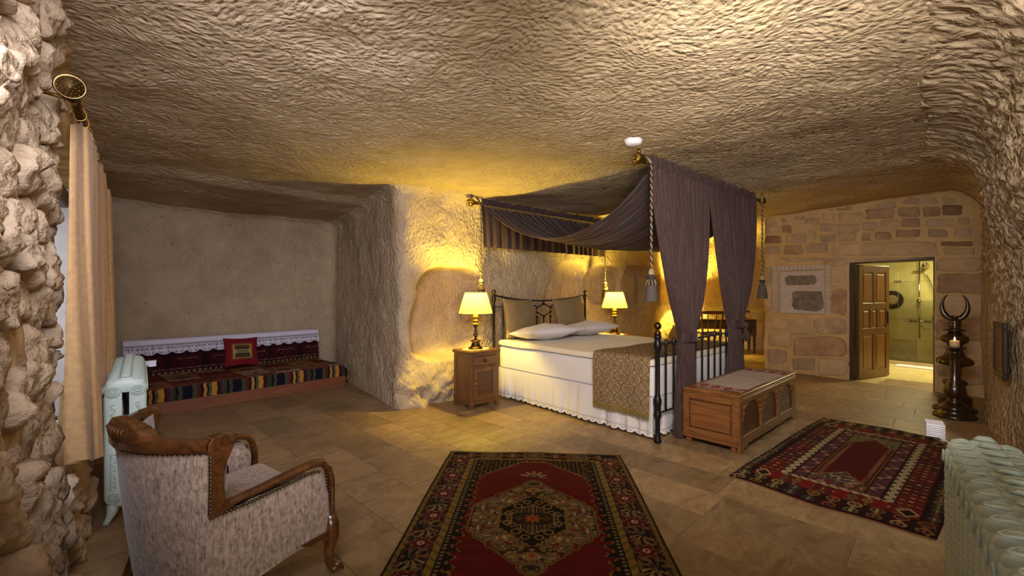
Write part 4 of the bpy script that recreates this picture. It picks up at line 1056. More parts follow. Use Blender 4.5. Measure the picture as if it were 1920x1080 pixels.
# front (y = 0) with three arched panels
xs = [0.0, .075, .535, .595, 1.025, 1.085, CL-.075, CL]
for i in range(0, 8, 2): MB().box(xs[i], -.012, .10, xs[i+1], .02, .462, .004).build('front_stile', M['wood_chest'], ch)
MB().box(.075, -.010, .415, CL-.075, .02, .462, .004).build('front_rail', M['wood_chest'], ch)
MB().box(.075, -.010, .10, CL-.075, .02, .135, .004).build('front_rail', M['wood_chest'], ch)
for i in (1, 3, 5):
    a, b2 = xs[i], xs[i+1]
    MB().box(a, .006, .135, b2, .018, .415).build('front_panel', M['wood_chest_dark'], ch)
    for s_ in (1, -1):
        x0 = a if s_ > 0 else b2
        pl = [(0, .415), (.15, .415), (.14, .395), (.10, .39), (.085, .37), (.05, .36), (.045, .325), (.02, .31), (.012, .26), (0, .25)]
        pl = [(x0+s_*px_, pz_) for px_, pz_ in pl]
        if s_ < 0: pl = pl[::-1]
        c_ = MB().prism(pl, -.010, .006); 
        c_.ball((x0+s_*.035, -.010, .385), .022, 8, 6, (1.2, .5, 1)); c_.ball((x0+s_*.075, -.010, .400), .013, 8, 6, (1.6, .5, .8)); c_.ball((x0+s_*.022, -.010, .335), .013, 8, 6, (.8, .5, 1.6)); c_.ball((x0+s_*.014, -.010, .290), .008, 8, 6, (.8, .5, 2.2))
        c_.build('carved_bracket', M['wood_chest'], ch)
# plinth, scalloped apron and feet
MB().box(-.014, .0, .055, .0, CD, .105, .004).build('plinth_end', M['wood_chest_end'], ch)
ap = [(0, .105), (0, .0), (.075, .0), (.085, .03), (.12, .045), (.14, .03), (.17, .05)]
m_ = 26
for k in range(m_+1):
    x = .17+(CL-.34)*k/m_; ap += [(x, .062+.010*abs(math.sin(PI*k/2))), ]
    if k < m_: ap += [(x+(CL-.34)/m_*.5, .050)]
ap += [(CL-.17, .05), (CL-.14, .03), (CL-.12, .045), (CL-.085, .03), (CL-.075, 0), (CL, 0), (CL, .105)]
MB().prism(ap[::-1], -.016, .008).build('scalloped_apron', M['wood_chest'], ch)
for x in (.01, CL-.07):
    for y in (.02, CD-.07): MB().box(x, y, 0, x+.06, y+.05, .10, .004).build('foot', M['wood_chest'], ch)
# cloth on the chest
n, m_ = 200, 110
cx = np.linspace(.10, CL-.10, n); cy = np.linspace(.012, CD-.05, m_); CX, CY = np.meshgrid(cx, cy, indexing='ij')
ed = np.minimum(CX-.10, CL-.10-CX)
col_ = np.array(s2l((176, 156, 142)))*np.ones(CX.shape+(3,))*(1+.10*vnoise(P3(CX*6, CY*160, 0), 3)[..., None])
band = (ed > .035) & (ed < .19)
mot = (np.sin(CX*2*PI/.026)*np.sin(CY*2*PI/.026) > .1) | (np.abs(((CY/.11) % 1)-.5)+np.abs((ed-.11)/.16) < .42)
red = np.array(s2l((128, 52, 54)))
col_ = np.where((band & mot & (vnoise(P3(CX*60, CY*60, 0), 5) > -.55))[..., None], red, col_)
edge = ((ed > .028) & (ed < .036)) | ((ed > .188) & (ed < .194)); col_ = np.where(edge[..., None], red, col_)
al = np.where((ed < .028) & ((CY*120+.8*vnoise(P3(CX*40, CY*40, 0), 6)) % 1 > .55), 0., 1.)
WX = .012*vnoise(P3(CX*2, CY*6, 1), 7)
zc = .509+.003*vnoise(P3(CX*9, CY*9, 0), 8); zc = np.where(CY < .012, zc-.0, zc)
cl = surf('chest_runner', P3(CX+.02*vnoise(P3(CY*5, 0*CY, 0), 3)*np.sign(CX-CL/2), CY+WX, zc), M['openlace'], None, color=col_, alpha=al); cl.location = CO; cl.rotation_euler = (0, 0, CR)
tag(cl, 'off white cloth with red embroidered ends laid over the chest lid', 'cloth')

# ------------------------------------------------------------------ rugs
def c8(*a): return np.array(s2l(a))
def rug_thick(name, C, W_, L_, label, loc, rot, th=.010, wob=.02):
    n, m = C.shape[:2]
    u = np.linspace(-W_/2, W_/2, n); v = np.linspace(0, L_, m); U_, V_ = np.meshgrid(u, v, indexing='ij')
    dx = wob*.6*fbm(P3(V_*1.6, 0*V_, 3), 2, 9)*np.abs(U_/W_*2)**2*np.sign(U_); dyy = wob*fbm(P3(U_*2.2, 0*U_, 7), 2, 10)*np.abs(V_/L_*2-1)**4*np.sign(V_-L_/2)
    e = np.minimum(np.minimum(U_+W_/2, W_/2-U_), np.minimum(V_, L_-V_))
    Z_ = th*sstep(-.004, .012, e)+.0012*vnoise(P3(U_*5, V_*5, 0), 4)*sstep(0, .05, e)
    P_ = P3(U_+dx, V_+dyy, Z_+.001)
    t = thing(name, label, 'rug', loc, rot)
    surf('pile', P_, M['rug'], t, color=C)
    # flat woven ends with short fringe
    for v0, s_ in ((0, -1), (L_, 1)):
        ff = np.linspace(0, 1, 8); Uf, F = np.meshgrid(np.linspace(-W_/2, W_/2, 500), ff, indexing='ij')
        col = np.where((np.abs(F-.35) < .12)[..., None], c8(110, 60, 36), c8(150, 122, 86))*np.ones(Uf.shape+(3,))
        col = np.where((F < .2)[..., None], c8(96, 26, 20), col)
        dyy = wob*fbm(P3(Uf*2.2, 0*Uf, 7), 2, 10)*s_
        surf('fringe', P3(Uf, v0+dyy+s_*(F*.026+.004*F*vnoise(P3(Uf*60, 0, 0), 3)), .004-.002*F), M['openlace'], t, color=col, alpha=np.where((F > .62) & ((Uf*170+.6*vnoise(P3(Uf*50, 0, 1), 3)) % 1 > .6), 0., 1.))
    return t
RED, DRED, BLK, GOLD, BEI, OLV, ORG, BLU, CRM, GRN = c8(98, 13, 17), c8(72, 10, 12), c8(24, 16, 14), c8(146, 112, 44), c8(134, 112, 76), c8(96, 88, 44), c8(158, 84, 30), c8(46, 52, 74), c8(190, 160, 116), c8(112, 104, 54)
def paint(C, m, c): C[m] = c
def polar(x, y): return np.hypot(x, y), np.arctan2(y, x)
# --- the nearer rug: 1.47 x 2.24 m, units cm
W1, L1 = 147., 224.
u = np.linspace(-W1/2, W1/2, 294); v = np.linspace(0, L1, 448); x, y = np.meshgrid(u, v, indexing='ij'); yc = y-L1/2; ax = np.abs(x)
C = np.empty(x.shape+(3,)); C[:] = RED
C *= (1+.16*vnoise(P3(x*.03, y*.5, 0), 3)+.08*vnoise(P3(x*.4, y*.8, 1), 4))[..., None]
ex = W1/2-ax; ey = np.minimum(y, L1-y)
# field zone with stepped arch ends
fx = 73.5-28.5; ft = L1/2-20
stepv = lambda t, s_: np.floor(t/s_)*s_
ay = np.abs(yc)
arch_lim = ft-3-np.where(ax < 8, 0, stepv((ax-8)*.92, 2.6)) - np.where(ax > 34, stepv((ax-34)*1.1, 3.), 0)
sp = (ay > arch_lim) & (ax < fx+.1) & (ay < ft)
paint(C, sp, BLK)
dots = sp & ((np.mod(x+500, 3.4) < 1.3) & (np.mod(y+(np.floor((x+500)/3.4) % 2)*1.7, 3.4) < 1.3)); paint(C, dots, GOLD*.9)
paint(C, (np.abs(ay-arch_lim) < .8) & (ax < fx) & (ay < ft), GOLD)
# side serrations
tooth = np.mod(y, 15.)
th_w = np.select([tooth < 2, tooth < 4, tooth < 7, tooth < 9, tooth < 11.5, tooth < 13], [6.4, 5.2, 2.0, 4.2, 5.6, 2.2], 1.0)
ser = (ex > 28.2) & (ex < 28.2+th_w) & (ay < ft); paint(C, ser, BLK)
edge_s = (ex > 28.2) & (np.abs(ex-28.2-th_w) < .7) & (ay < ft); paint(C, edge_s & (np.mod(y, 1.6) < 1.0), GOLD)
# dotted black guard
g_ = (ex > 24.5) & (ex <= 28.3) & (ey > 17); paint(C, g_, BLK); paint(C, g_ & (np.mod(y, 3.2) < 1.5) & (np.abs(ex-26.3) < 1.0), BEI)
# gold inner stripe
def both(e0, e1, f0, f1):
    return (((ex >= e0) & (ex < e1) & (ey >= f0)) | ((ey >= f0) & (ey < f1) & (ex >= e0)))
m = ((ex >= 20.5) & (ex < 24.5) & (ey > 16)) | ((ey > 16) & (ey < 18.5) & (ex > 20.5)); paint(C, m, GOLD*.95); paint(C, m & (np.mod(y*1.0+ex*.8, 7) < 2.6), OLV)
# main border
mb = ((ex >= 4.5) & (ex < 20.5) & (ey >= 3)) | ((ey >= 3) & (ey < 16) & (ex >= 4.5)); paint(C, mb, BLK)
bside = mb & (ex < 20.5) & (ey >= 10)
bx = ex-12.5; per = 30.; by = np.mod(yc+per/2, per)-per/2; by2 = np.mod(yc+per, per)-per/2
r, a = polar(bx, by)
star = 6.2+1.6*np.cos(6*a)
paint(C, bside & (r < star), c8(96, 26, 24)); paint(C, bside & (np.abs(r-star) < .55), BEI*.8); paint(C, bside & (r < 2.8), BLK); paint(C, bside & (r < 2.1), c8(196, 150, 120)); paint(C, bside & (r < .9), c8(110, 20, 20))
# leaf sprays between
r2, a2 = polar(bx+1.5, by2)
leaf = (r2 > 1.2) & (r2 < 8.4) & (np.cos(a2*9+r2*.35) > .45) & (np.abs(a2) < 2.4); paint(C, bside & leaf & (np.sin(yc*.21) > -.2), c8(150, 128, 84)); paint(C, bside & leaf & (np.sin(yc*.21) <= -.2), c8(96, 72, 40))
hook = (np.abs(np.hypot(bx-3.5, by2-6)-3.0) < .6) | (np.abs(np.hypot(bx+4.0, by2+6)-3.0) < .6) | (np.abs(np.hypot(bx-3.5, by2+6.5)-2.4) < .5); paint(C, bside & hook, c8(128, 92, 52))
sc2 = (np.abs(np.abs(bx)-6.6-.8*np.sin(yc*.9)) < .5); paint(C, bside & sc2, c8(92, 34, 28))
fl_ = bside & (vnoise(P3(x*.42, y*.42, 2), 12) > .52) & (r > 7); paint(C, fl_, c8(110, 84, 44))
# end borders
bend = mb & (ey < 16) & (ex >= 18); eyb = ey-9.5
perx = 36.; bxx = np.mod(x+perx/2, perx)-perx/2; r, a = polar(bxx*.62, eyb)
paint(C, bend & (r < 6.0+.9*np.cos(8*a)), c8(70, 60, 44)); paint(C, bend & (np.abs(r-5.8-.9*np.cos(8*a)) < .6), GOLD*.8); paint(C, bend & (r < 3) & (np.cos(a*5) > 0), ORG*.8); paint(C, bend & (r < 1.2), BEI)
bx3 = np.mod(x, perx)-perx/2; paint(C, bend & (np.abs(bx3) < 6) & (np.abs(eyb) < 3.6) & (np.abs(np.abs(eyb)+np.abs(bx3)*.4-3.4) < 1.0), c8(140, 46, 28)); paint(C, bend & (np.abs(bx3) < 2) & (np.abs(eyb) < 4) & (np.mod(eyb+20, 2) < 1.1), BEI*.9)
# outer guards
m = ((ex < 4.5) & (ex >= 1.0)) | ((ey < 3) & (ey >= 1)); paint(C, m, OLV*.9); paint(C, m & (np.mod(y+x, 6) < 2.8), GOLD*.75)
paint(C, (ex < 1.0) | (ey < 1.0), c8(92, 22, 22)); paint(C, (np.abs(ex-1.4) < .5), BLK)
# medallion
sx_ = np.sign(x); 
lim = 37-np.maximum(0, stepv(ay*.92+1.5*np.abs(np.sin(ay*.42)), 2.6)-14)*1.05
med = (ax < np.clip(lim, 0, 37.5)) & (ay < 44); med |= (np.hypot(x, ay-47) < 6.5)
bord_m = med.copy()
def dil(mask, k):
    o = mask.copy()
    for i in range(k): o = o | np.roll(o, 1, 0) | np.roll(o, -1, 0) | np.roll(o, 1, 1) | np.roll(o, -1, 1)
    return o
paint(C, dil(med, 3), GOLD*.8); paint(C, dil(med, 1), BLK)
paint(C, med, c8(124, 102, 70)); C[med] *= (1+.10*vnoise(P3(x*.6, y*.6, 0), 5))[med][:, None]
vn = fbm(P3(ax*.20, ay*.20, 3), 2, 13); vine = med & (np.abs(vn) < .075); paint(C, vine, BLK*1.6)
blob = med & (vnoise(P3(ax*.34, ay*.34, 7), 14) > .55); paint(C, blob, c8(58, 44, 34)); blob = med & (vnoise(P3(ax*.34, ay*.34, 9), 15) > .60); paint(C, blob, GOLD)
blob = med & (vnoise(P3(ax*.34, ay*.34, 11), 16) > .66); paint(C, blob, c8(118, 30, 22)); blob = med & (vnoise(P3(ax*.5, ay*.5, 13), 17) > .66); paint(C, blob, c8(180, 160, 120))
lim2 = 19.5-np.maximum(0, stepv(ay, 2.4)-9.6)*1.02; inn = (ax < lim2) & (ay < 29)
paint(C, dil(inn, 2), GOLD); paint(C, inn, c8(20, 13, 13))
vn = np.minimum(np.abs(np.hypot(ax-9.5, ay-15)-2.6), np.abs(np.hypot(ax-15, ay-5.5)-2.2)); paint(C, inn & (vn < .65), BEI*1.05)
vn = np.abs(np.hypot(ax-4, ay-20.5)-2.2); paint(C, inn & (vn < .6), BEI); paint(C, inn & (np.abs(ax*.9+ay-19.5-1.6*np.sin(ax*1.1)) < .7) & (ax > 3), BEI*.95)
paint(C, inn & (np.abs(ax-14.5-1.2*np.sin(ay*.9)) < .6) & (ay < 9), BEI)
cr = ((ax < 12.5-np.maximum(0, ay-4.5)) & (ay < 7)) | ((ax < 6.5) & (ay < 12)) | ((ax < 18-ay) & (ay >= 12) & (ay < 17) & (ax < 6.5)); paint(C, dil(cr, 2), GOLD*1.1); paint(C, cr, c8(44, 36, 30))
paint(C, cr & (np.mod(ax, 2.2) < .8) & (ay > 7), BEI*.8); paint(C, cr & (ay < 5) & (np.abs(ax-8.5)+np.abs(ay)*1.0 < 3.2), c8(84, 66, 40))
r, a = polar(x, yc); paint(C, r < 4.4+1.3*np.cos(8*a), ORG*1.15); paint(C, r < 1.6, c8(150, 60, 40))
for s_ in (1, -1):
    r, a = polar(x, (yc*s_-61)); fan = (r < 10.5*(.72+.28*np.cos((a-PI/2)*10))) & (a > -.3) & (a < PI+.3); paint(C, fan, c8(148, 124, 96)); paint(C, fan & (r < 4), c8(60, 30, 40)); paint(C, fan & (r < 2.2), BEI)
    r, a = polar(x, (yc*s_-38)); paint(C, med & (r < 3.6+.8*np.cos(6*a)), c8(150, 120, 70)); paint(C, med & (r < 1.6), c8(150, 50, 30))
    d_ = med & (np.abs(x)+np.abs(yc*s_-33.5)*1.1 < 5.6) & (yc*s_ < 35); paint(C, d_, c8(58, 20, 22)); paint(C, d_ & (np.abs(x)+np.abs(yc*s_-32.8)*1.1 < 2.0), BEI)
C *= .72*(1+.10*rng.standard_normal(C.shape[:2]))[..., None]
pA, pB = ground(843, 848), ground(1163, 852)
rugdir = math.atan2(pB[1]-pA[1], pB[0]-pA[0]); fm = ((pA[0]+pB[0])/2, (pA[1]+pB[1])/2)
org = (fm[0]+math.sin(rugdir)*2.24, fm[1]-math.cos(rugdir)*2.24)
ga = ground(715, 1078); gb = ground(1277, 1078); mid = ((ga[0]+gb[0])/2, (ga[1]+gb[1])/2); axis = math.atan2(fm[1]-mid[1], fm[0]-mid[0])
rot1 = axis-PI/2
rug_thick('prayer_rug', np.clip(C, 0, 1), 1.47, 2.24, 'red knotted rug with a beige lobed medallion, in the middle of the floor', (fm[0]-math.cos(axis)*2.24, fm[1]-math.sin(axis)*2.24, .0005), rot1)

# --- the farther rug: 1.14 x 2.41 m
W2, L2 = 113., 241.
uu_ = np.linspace(0, W2, 240); vv_ = np.linspace(0, L2, 480); x, y = np.meshgrid(uu_, vv_, indexing='ij')
C = np.empty(x.shape+(3,)); C[:] = c8(96, 20, 18); xc = x-W2/2; ax = np.abs(xc); ex = W2/2-ax; ey = np.minimum(y, L2-y)
# outer band
ob = (ex < 9) | (y < 9) | (y > L2-9); paint(C, ob, c8(38, 18, 20))
def motifs(C, mask, s_, p1, p2, cols, seed):
    qx = np.mod(p1, s_)-s_/2; qy = np.mod(p2, s_)-s_/2; cell = _h(np.floor(p1/s_), np.floor(p2/s_), 0*p1, seed)
    hexm = (np.abs(qx) < s_*.34) & (np.abs(qx)+np.abs(qy)*.8 < s_*.44)
    ring_ = hexm & (np.abs(qx)+np.abs(qy)*.8 > s_*.28); core = np.abs(qx)+np.abs(qy) < s_*.14
    for k, c in enumerate(cols):
        mm_ = mask & (cell >= k/len(cols)) & (cell < (k+1)/len(cols)); paint(C, mm_ & ring_, c); paint(C, mm_ & core, cols[(k+2) % len(cols)])
        paint(C, mm_ & hexm & ~ring_ & (np.abs(qx) < s_*.07), cols[(k+1) % len(cols)])
motifs(C, (ex < 9), 8., ex+0*y, y, [c8(120, 100, 60), c8(104, 38, 30), c8(88, 82, 60), c8(150, 124, 80)], 3)
paint(C, np.abs(ex-9.3) < .5, c8(20, 12, 14))
# red side bands with small flower rows
sb = (ex >= 9.8) & (ex < 23) & (y > 36) & (y < 206); 
qy = np.mod(y, 7.5)-3.75; qx = np.mod(ex-9.8, 4.4)-2.2; fl_ = (np.abs(qx) < 1.5) & (np.abs(qy) < 1.0) & (np.abs(qx)*.8+np.abs(qy) < 1.6); cell = _h(np.floor(y/7.5), np.floor((ex-9.8)/4.4), 0*x, 5)
paint(C, sb & (np.sin(y*.10) > .2), c8(74, 24, 22)); paint(C, sb & fl_ & (cell < .4), c8(190, 150, 104)); paint(C, sb & fl_ & (cell >= .4) & (cell < .7), c8(150, 110, 48)); paint(C, sb & fl_ & (cell > .7), c8(72, 66, 66))
# end zones
for (y0, y1, sd) in ((2, 20, 1), (L2-20, L2-2, 2)):
    zn = (y > y0) & (y < y1) & (ex > 2); paint(C, zn, c8(44, 14, 16)); motifs(C, zn, 11.3, x, y-y0+sd*3, [c8(168, 140, 92), c8(128, 100, 50), c8(150, 72, 34), c8(60, 60, 72), c8(110, 100, 64)], 7+sd)
for (y0, y1, sd) in ((20, 36, 3), (206, 222, 4)):
    zn = (y > y0) & (y < y1) & (ex > 10); paint(C, zn & (np.mod(x, 20) < 7), c8(118, 24, 20)); motifs(C, zn & (np.mod(x, 20) >= 7), 8.2, x, y, [c8(150, 122, 60), c8(110, 96, 60), c8(70, 34, 34)], 9+sd)
for sx2 in (15.5, W2-15.5):
    for yy_ in (27, 214):
        dm = np.abs(x-sx2)/5.4+np.abs(y-yy_)/8.0; paint(C, dm < 1, CRM); paint(C, dm < .78, c8(80, 30, 26)); r, a = polar(x-sx2, (y-yy_)*.7); paint(C, r < 2.4+.7*np.cos(4*a), BLK)
# white zigzag frame
fr_ = ((ex > 23) & (ex < 30) & (y > 36) & (y < 206)) | (((y > 36) & (y < 40) | (y > 202) & (y < 206)) & (ex > 23)); paint(C, fr_, c8(184, 160, 122)); 
zz2 = np.abs((ex-26.5)-2.0*np.clip(1.8*np.sin(y*2*PI/9.5), -1, 1)) < .62; paint(C, fr_ & zz2 & (ex < 30), c8(40, 28, 26)); paint(C, fr_ & ((np.abs(ex-23.4) < .4) | (np.abs(ex-29.7) < .45)), c8(60, 36, 30))
paint(C, fr_ & (ex > 30) & (np.mod(x+y*.8, 6) < 1.4), c8(70, 50, 40))
# blue and orange band
bb = ((ex > 30) & (ex < 39.5) & (y > 40) & (y < 202)) | ((((y > 40) & (y < 52)) | ((y > 192) & (y < 202))) & (ex > 30)); paint(C, bb, c8(52, 46, 62))
wv = np.abs((ex-34.8)-3.0*np.sin(y*2*PI/13)) ; paint(C, bb & (wv < 1.7) & (np.mod(y, 26) < 14), c8(168, 112, 84)); paint(C, bb & (wv < 1.7) & (np.mod(y, 26) >= 14), c8(112, 50, 44)); paint(C, bb & (wv > 4.2), c8(104, 44, 38))
motifs(C, bb & (ex > 39), 7.5, x, y, [c8(180, 160, 120), c8(110, 96, 60), c8(60, 70, 96), c8(140, 84, 40)], 21)
paint(C, bb & (np.abs(ex-38.9) < .6), BLK); paint(C, bb & (np.abs(ex-30.5) < .5), BLK)
# field
fd = (ex > 39.5) & (y > 52) & (y < 192); paint(C, fd, c8(86, 16, 14)); hw = W2/2-39.5
topl = 192-6-(ax/hw)*26; botl = 52+4+ (1-np.minimum(ax/hw*1.25, 1))*18
paint(C, fd & (y > topl), GRN); paint(C, fd & (y > topl) & (vnoise(P3(x*.5, y*.5, 0), 22) > .3), c8(150, 124, 84)); paint(C, fd & (y > topl) & (vnoise(P3(x*.5, y*.5, 5), 23) > .45), c8(84, 70, 60))
paint(C, fd & (y < botl), c8(70, 60, 60)); paint(C, fd & (y < botl) & (vnoise(P3(x*.5, y*.5, 8), 24) > .2), c8(160, 130, 90))
ins = fd & (y < topl) & (y > botl); gd = (ex < 44.5) | (topl-y < 3.2) | (y-botl < 3.2)
paint(C, ins & gd & (np.mod(y+ex, 3) < .9), c8(190, 140, 90)); paint(C, ins & (ex < 41.2), c8(120, 70, 30)); paint(C, ins & (np.abs(ex-41.4) < .4), BLK)
C *= (1+.12*vnoise(P3(x*.05, y*.3, 0), 31)+.09*rng.standard_normal(C.shape[:2]))[..., None]*.8
A = ground(1365, 895); 
ang = math.atan2(.68, .733)
dw = (.658, -.753)
rug_thick('kilim_rug', np.clip(C, 0, 1), 1.13, 2.41, 'dark red rug with a plain red centre and white zigzag frame, right of the chest', (A[0]+.565*dw[0], A[1]+.565*dw[1], .0005), math.atan2(.753, -.658)+PI+.0, wob=.035)
# ------------------------------------------------------------------ armchair
AO = (-1.407, 2.091, 0); AR = math.radians(-33)
ac = thing('armchair', 'barrel armchair in mushroom crushed velvet with carved walnut frame and nail heads', 'armchair', AO, AR)
V = M['chair_velvet']; WD = M['wood_chair']
def back_y(a, z): return -.176-(.10+.07*np.clip((z-.15)/.6, 0, 1))*(1-np.asarray(a)**2)
a_ = np.linspace(-1, 1, 60); z_ = np.linspace(.15, .772, 30); AG, ZG = np.meshgrid(a_, z_, indexing='ij')
surf('outer_back', P3(.372*AG, back_y(AG, ZG)-.006*np.sin(PI*(ZG-.15)/.62), ZG), V, ac, flip=True)
# inner back: padded
z2 = np.linspace(.30, .80, 26); AG, ZG = np.meshgrid(np.linspace(-1, 1, 50), z2, indexing='ij')
puff = .05*np.clip(1-AG**4, 0, 1)*np.sin(PI*np.clip((ZG-.28)/.53, 0, 1))**.5
surf('inner_back', P3(.36*AG, back_y(AG, ZG)+.07+puff, ZG), V, ac)
# crest rail with raised fluted centre
n = 81; a_ = np.linspace(-1.02, 1.02, n); ztop = .818+.052*np.exp(-(a_/.42)**4)*1.0+.012*np.cos(a_*PI*1.5)*0
ztop = ztop+.010*np.abs(np.sin(a_*PI*9))*(np.abs(a_) < .42)*(np.abs(a_) > .05)+.026*np.exp(-((np.abs(a_)-1.0)/.05)**2)*0
rows = []
for (dy, dz, top) in ((-.014, .765, 0), (-.022, .775, 0), (-.022, -.02, 1), (-.010, 0, 1), (.035, 0, 1), (.055, -.018, 1), (.055, .80, 0), (.05, .765, 0), (-.014, .765, 0)):
    zz_ = ztop+dz if top else np.full(n, dz); rows.append(P3(.374*a_, back_y(a_, .78+0*a_)+dy, zz_))
MB().grid(np.stack(rows, 1), True).build('crest_rail', WD, ac)
fl = MB()
for k in range(-3, 4):
    a = k*.07; fl.tube([(.374*a, float(back_y(a, .78))-.02, .80), (.374*a, float(back_y(a, .78))-.026, .845), (.374*a, float(back_y(a, .78)), .872-abs(k)*.003), (.374*a, float(back_y(a, .78))+.04, .862-abs(k)*.003)], [.003, .006, .006, .003], 6)
fl.build('carved_flute', WD, ac)['kind'] = 'stuff'
for s_ in (-1, 1):
    # wing post
    pl = [(-.180, .50), (-.085, .526), (-.105, .545), (-.122, .575), (-.130, .61), (-.133, .645), (-.128, .68), (-.116, .715), (-.100, .75), (-.088, .78), (-.086, .805), (-.098, .822), (-.13, .828), (-.17, .822), (-.186, .80), (-.186, .77), (-.180, .76)]
    m = Matrix(((0, 1, 0, 0), (1, 0, 0, 0), (0, 0, 1, 0), (0, 0, 0, 1)))
    x0, x1 = (.335, .390) if s_ > 0 else (-.390, -.335)
    o = MB().prism(pl, x0, x1, M=m).build('wing_post', WD, ac); modify(o, 'BEVEL', width=.018, segments=4, limit_method='ANGLE')
    # outer side panel with rounded front
    yy = np.linspace(-.176, .352, 40); top = .515+.03*sstep(-.1, .3, yy)-.16*np.clip((yy-.25)/.102, 0, 1)**3.2; bot = .155+.06*sstep(-.17, .36, yy)
    t = np.linspace(0, 1, 16); YG, TG = np.meshgrid(yy, t, indexing='ij'); P_ = P3(s_*(.373+.012*np.sin(PI*TG)*sstep(-.176, .0, YG)), YG-.006*(YG < -.17), (bot+(top-bot)*0)[:, None]+(top-bot)[:, None]*TG)
    surf('outer_side', P_, V, ac)
    # padded inner arm
    b = MB(); rows = []
    for k, (dx, sc_) in enumerate(((.0, 1.0), (.03, 1.0), (.065, .97), (.088, .88), (.098, .7), (.10, .4))):
        pr = []
        for an in np.linspace(0, 2*PI, 40, endpoint=False):
            c_, s2 = math.cos(an), math.sin(an)
            pr.append((s_*(.365-dx), .09+.235*sc_*math.copysign(abs(c_)**.45, c_), .435+.10*sc_*math.copysign(abs(s2)**.6, s2)))
        rows.append(pr)
    b.grid(np.array(rows).transpose(1, 0, 2), True, wrap=True); b.build('inner_arm', V, ac)
    # arm rail sweeping into the front leg
    ctl = [(-.175, .532), (-.10, .536), (0, .545), (.10, .556), (.20, .568), (.27, .574), (.32, .562), (.352, .53), (.366, .47), (.368, .40), (.366, .32), (.366, .25)]
    MB().tube([(s_*.362, y, z) for y, z in ctl], [.026, .027, .028, .030, .032, .033, .033, .031, .029, .028, .03, .034], 10, up=(1, 0, 0), flat=.55).build('arm_rail', WD, ac)
    # cabriole front leg with claw foot
    lg = MB().tube([(s_*.362, .362, .30), (s_*.364, .372, .24), (s_*.366, .374, .18), (s_*.364, .362, .12), (s_*.364, .36, .07), (s_*.366, .37, .04), (s_*.368, .385, .02)], [.034, .038, .034, .026, .021, .022, .02], 10)
    lg.ball((s_*.368, .39, .024), .026, 10, 8, (1.1, 1.3, .9))
    for k in (-1, 0, 1): lg.tube([(s_*.368+k*.016, .375, .05), (s_*.368+k*.022, .405, .035), (s_*.368+k*.024, .418, .008)], [.010, .011, .008], 6)
    lg.build('front_leg', WD, ac)
    MB().prism([(.20, .218), (.36, .225), (.36, .175), (.33, .185), (.30, .20), (.25, .195), (.22, .205)], s_*.35, s_*.385, M=m).build('knee_block', WD, ac)
    MB().tube([(s_*.30, -.20, .17), (s_*.31, -.225, .09), (s_*.32, -.26, .0)], [.026, .022, .018], 8).build('rear_leg', WD, ac)
MB().box(-.34, .325, .19, .34, .36, .26, .01).build('front_apron', WD, ac)
# seat
st = soft_slab(-.275, -.16, .25, .275, .37, .425, .05, puff=.022, seed=31).build('seat_cushion', V, ac)
MB().box(-.34, -.20, .17, .34, .33, .26, .01).build('seat_frame', V, ac)
# nail heads
nb = MB(); k = 0
for a in np.linspace(-1, 1, 46): nb.ball((.372*a, float(back_y(a, .77))-.008, .765), .0075, 6, 4)
for s_ in (-1, 1):
    for z in np.linspace(.745, .53, 15): nb.ball((s_*.384, -.176, z), .0075, 6, 4)
    for y in np.linspace(-.165, .29, 30):
        nb.ball((s_*.385, y, .512+.03*float(sstep(-.1, .3, y))-.16*max(0, (y-.25)/.102)**3.2), .0075, 6, 4)
    for z in np.linspace(.50, .235, 18): nb.ball((s_*.384, .335+.012*(z < .45), z), .0065, 6, 4)
nb.build('nail_heads', M['stud'], ac)['kind'] = 'stuff'

# ------------------------------------------------------------------ radiators
RRAD = .041
def section_mesh(thick, w_, h0, h1):
    b = MB(); hw = w_/2-RRAD; r = .034; Mx = Matrix.Diagonal((1, thick*.84/(2*RRAD), 1, 1))
    path = []
    for cx, cz, a0 in ((hw-r, h1-RRAD-r, 0), (-hw+r, h1-RRAD-r, PI/2), (-hw+r, h0+RRAD+r, PI), (hw-r, h0+RRAD+r, 1.5*PI)):
        for k in range(8):
            a = a0+k*PI/14; path.append((cx+r*math.cos(a), 0, cz+r*math.sin(a)))
    b.tube(path, RRAD, 14, closed=True, up=(0, 1, 0), sq=.5, M=Mx)
    for s_ in (-1, 1):      # raised oval scroll ends on the shoulders
        b.ball((s_*(hw-.004), 0, h1-.030), .040, 14, 8, (1.05, thick*.37/.040, .80))
        b.ball((s_*(hw+.012), 0, h1-.062), .034, 12, 8, (1.0, thick*.35/.034, 1.25))
    b.ball((0, 0, h1-.004), .028, 12, 6, (1.6, thick*.38/.028, .55))
    return b, hw
def relief(b, hw, h0, h1, thick):
    for s_ in (-1, 1):
        for zc in (h1-.07, h0+.065):   # medallions on the end corners of the section
            for rr in (.030, .019, .008): b.tube([(s_*hw+rr*math.cos(a), -thick*.52, zc+rr*math.sin(a)) for a in np.linspace(0, 2*PI, 18, endpoint=False)], .0045, 5, closed=True)
        for k in range(9):            # climbing scrolls
            zc = h1-.15-k*.026; b.tube([(s_*hw+.012*math.cos(a)*(1-.08*i)*(1 if k % 2 else -1), -thick*.5, zc+.012*math.sin(a)*(1-.08*i)) for i, a in enumerate(np.linspace(-1.2, 3.6, 9))], .0032, 4)
            zc = h0+.13+k*.024; b.tube([(s_*hw+.011*math.cos(a)*(1 if k % 2 else -1), -thick*.5, zc+.011*math.sin(a)) for a in np.linspace(-1.2, 3.6, 8)], .0030, 4)
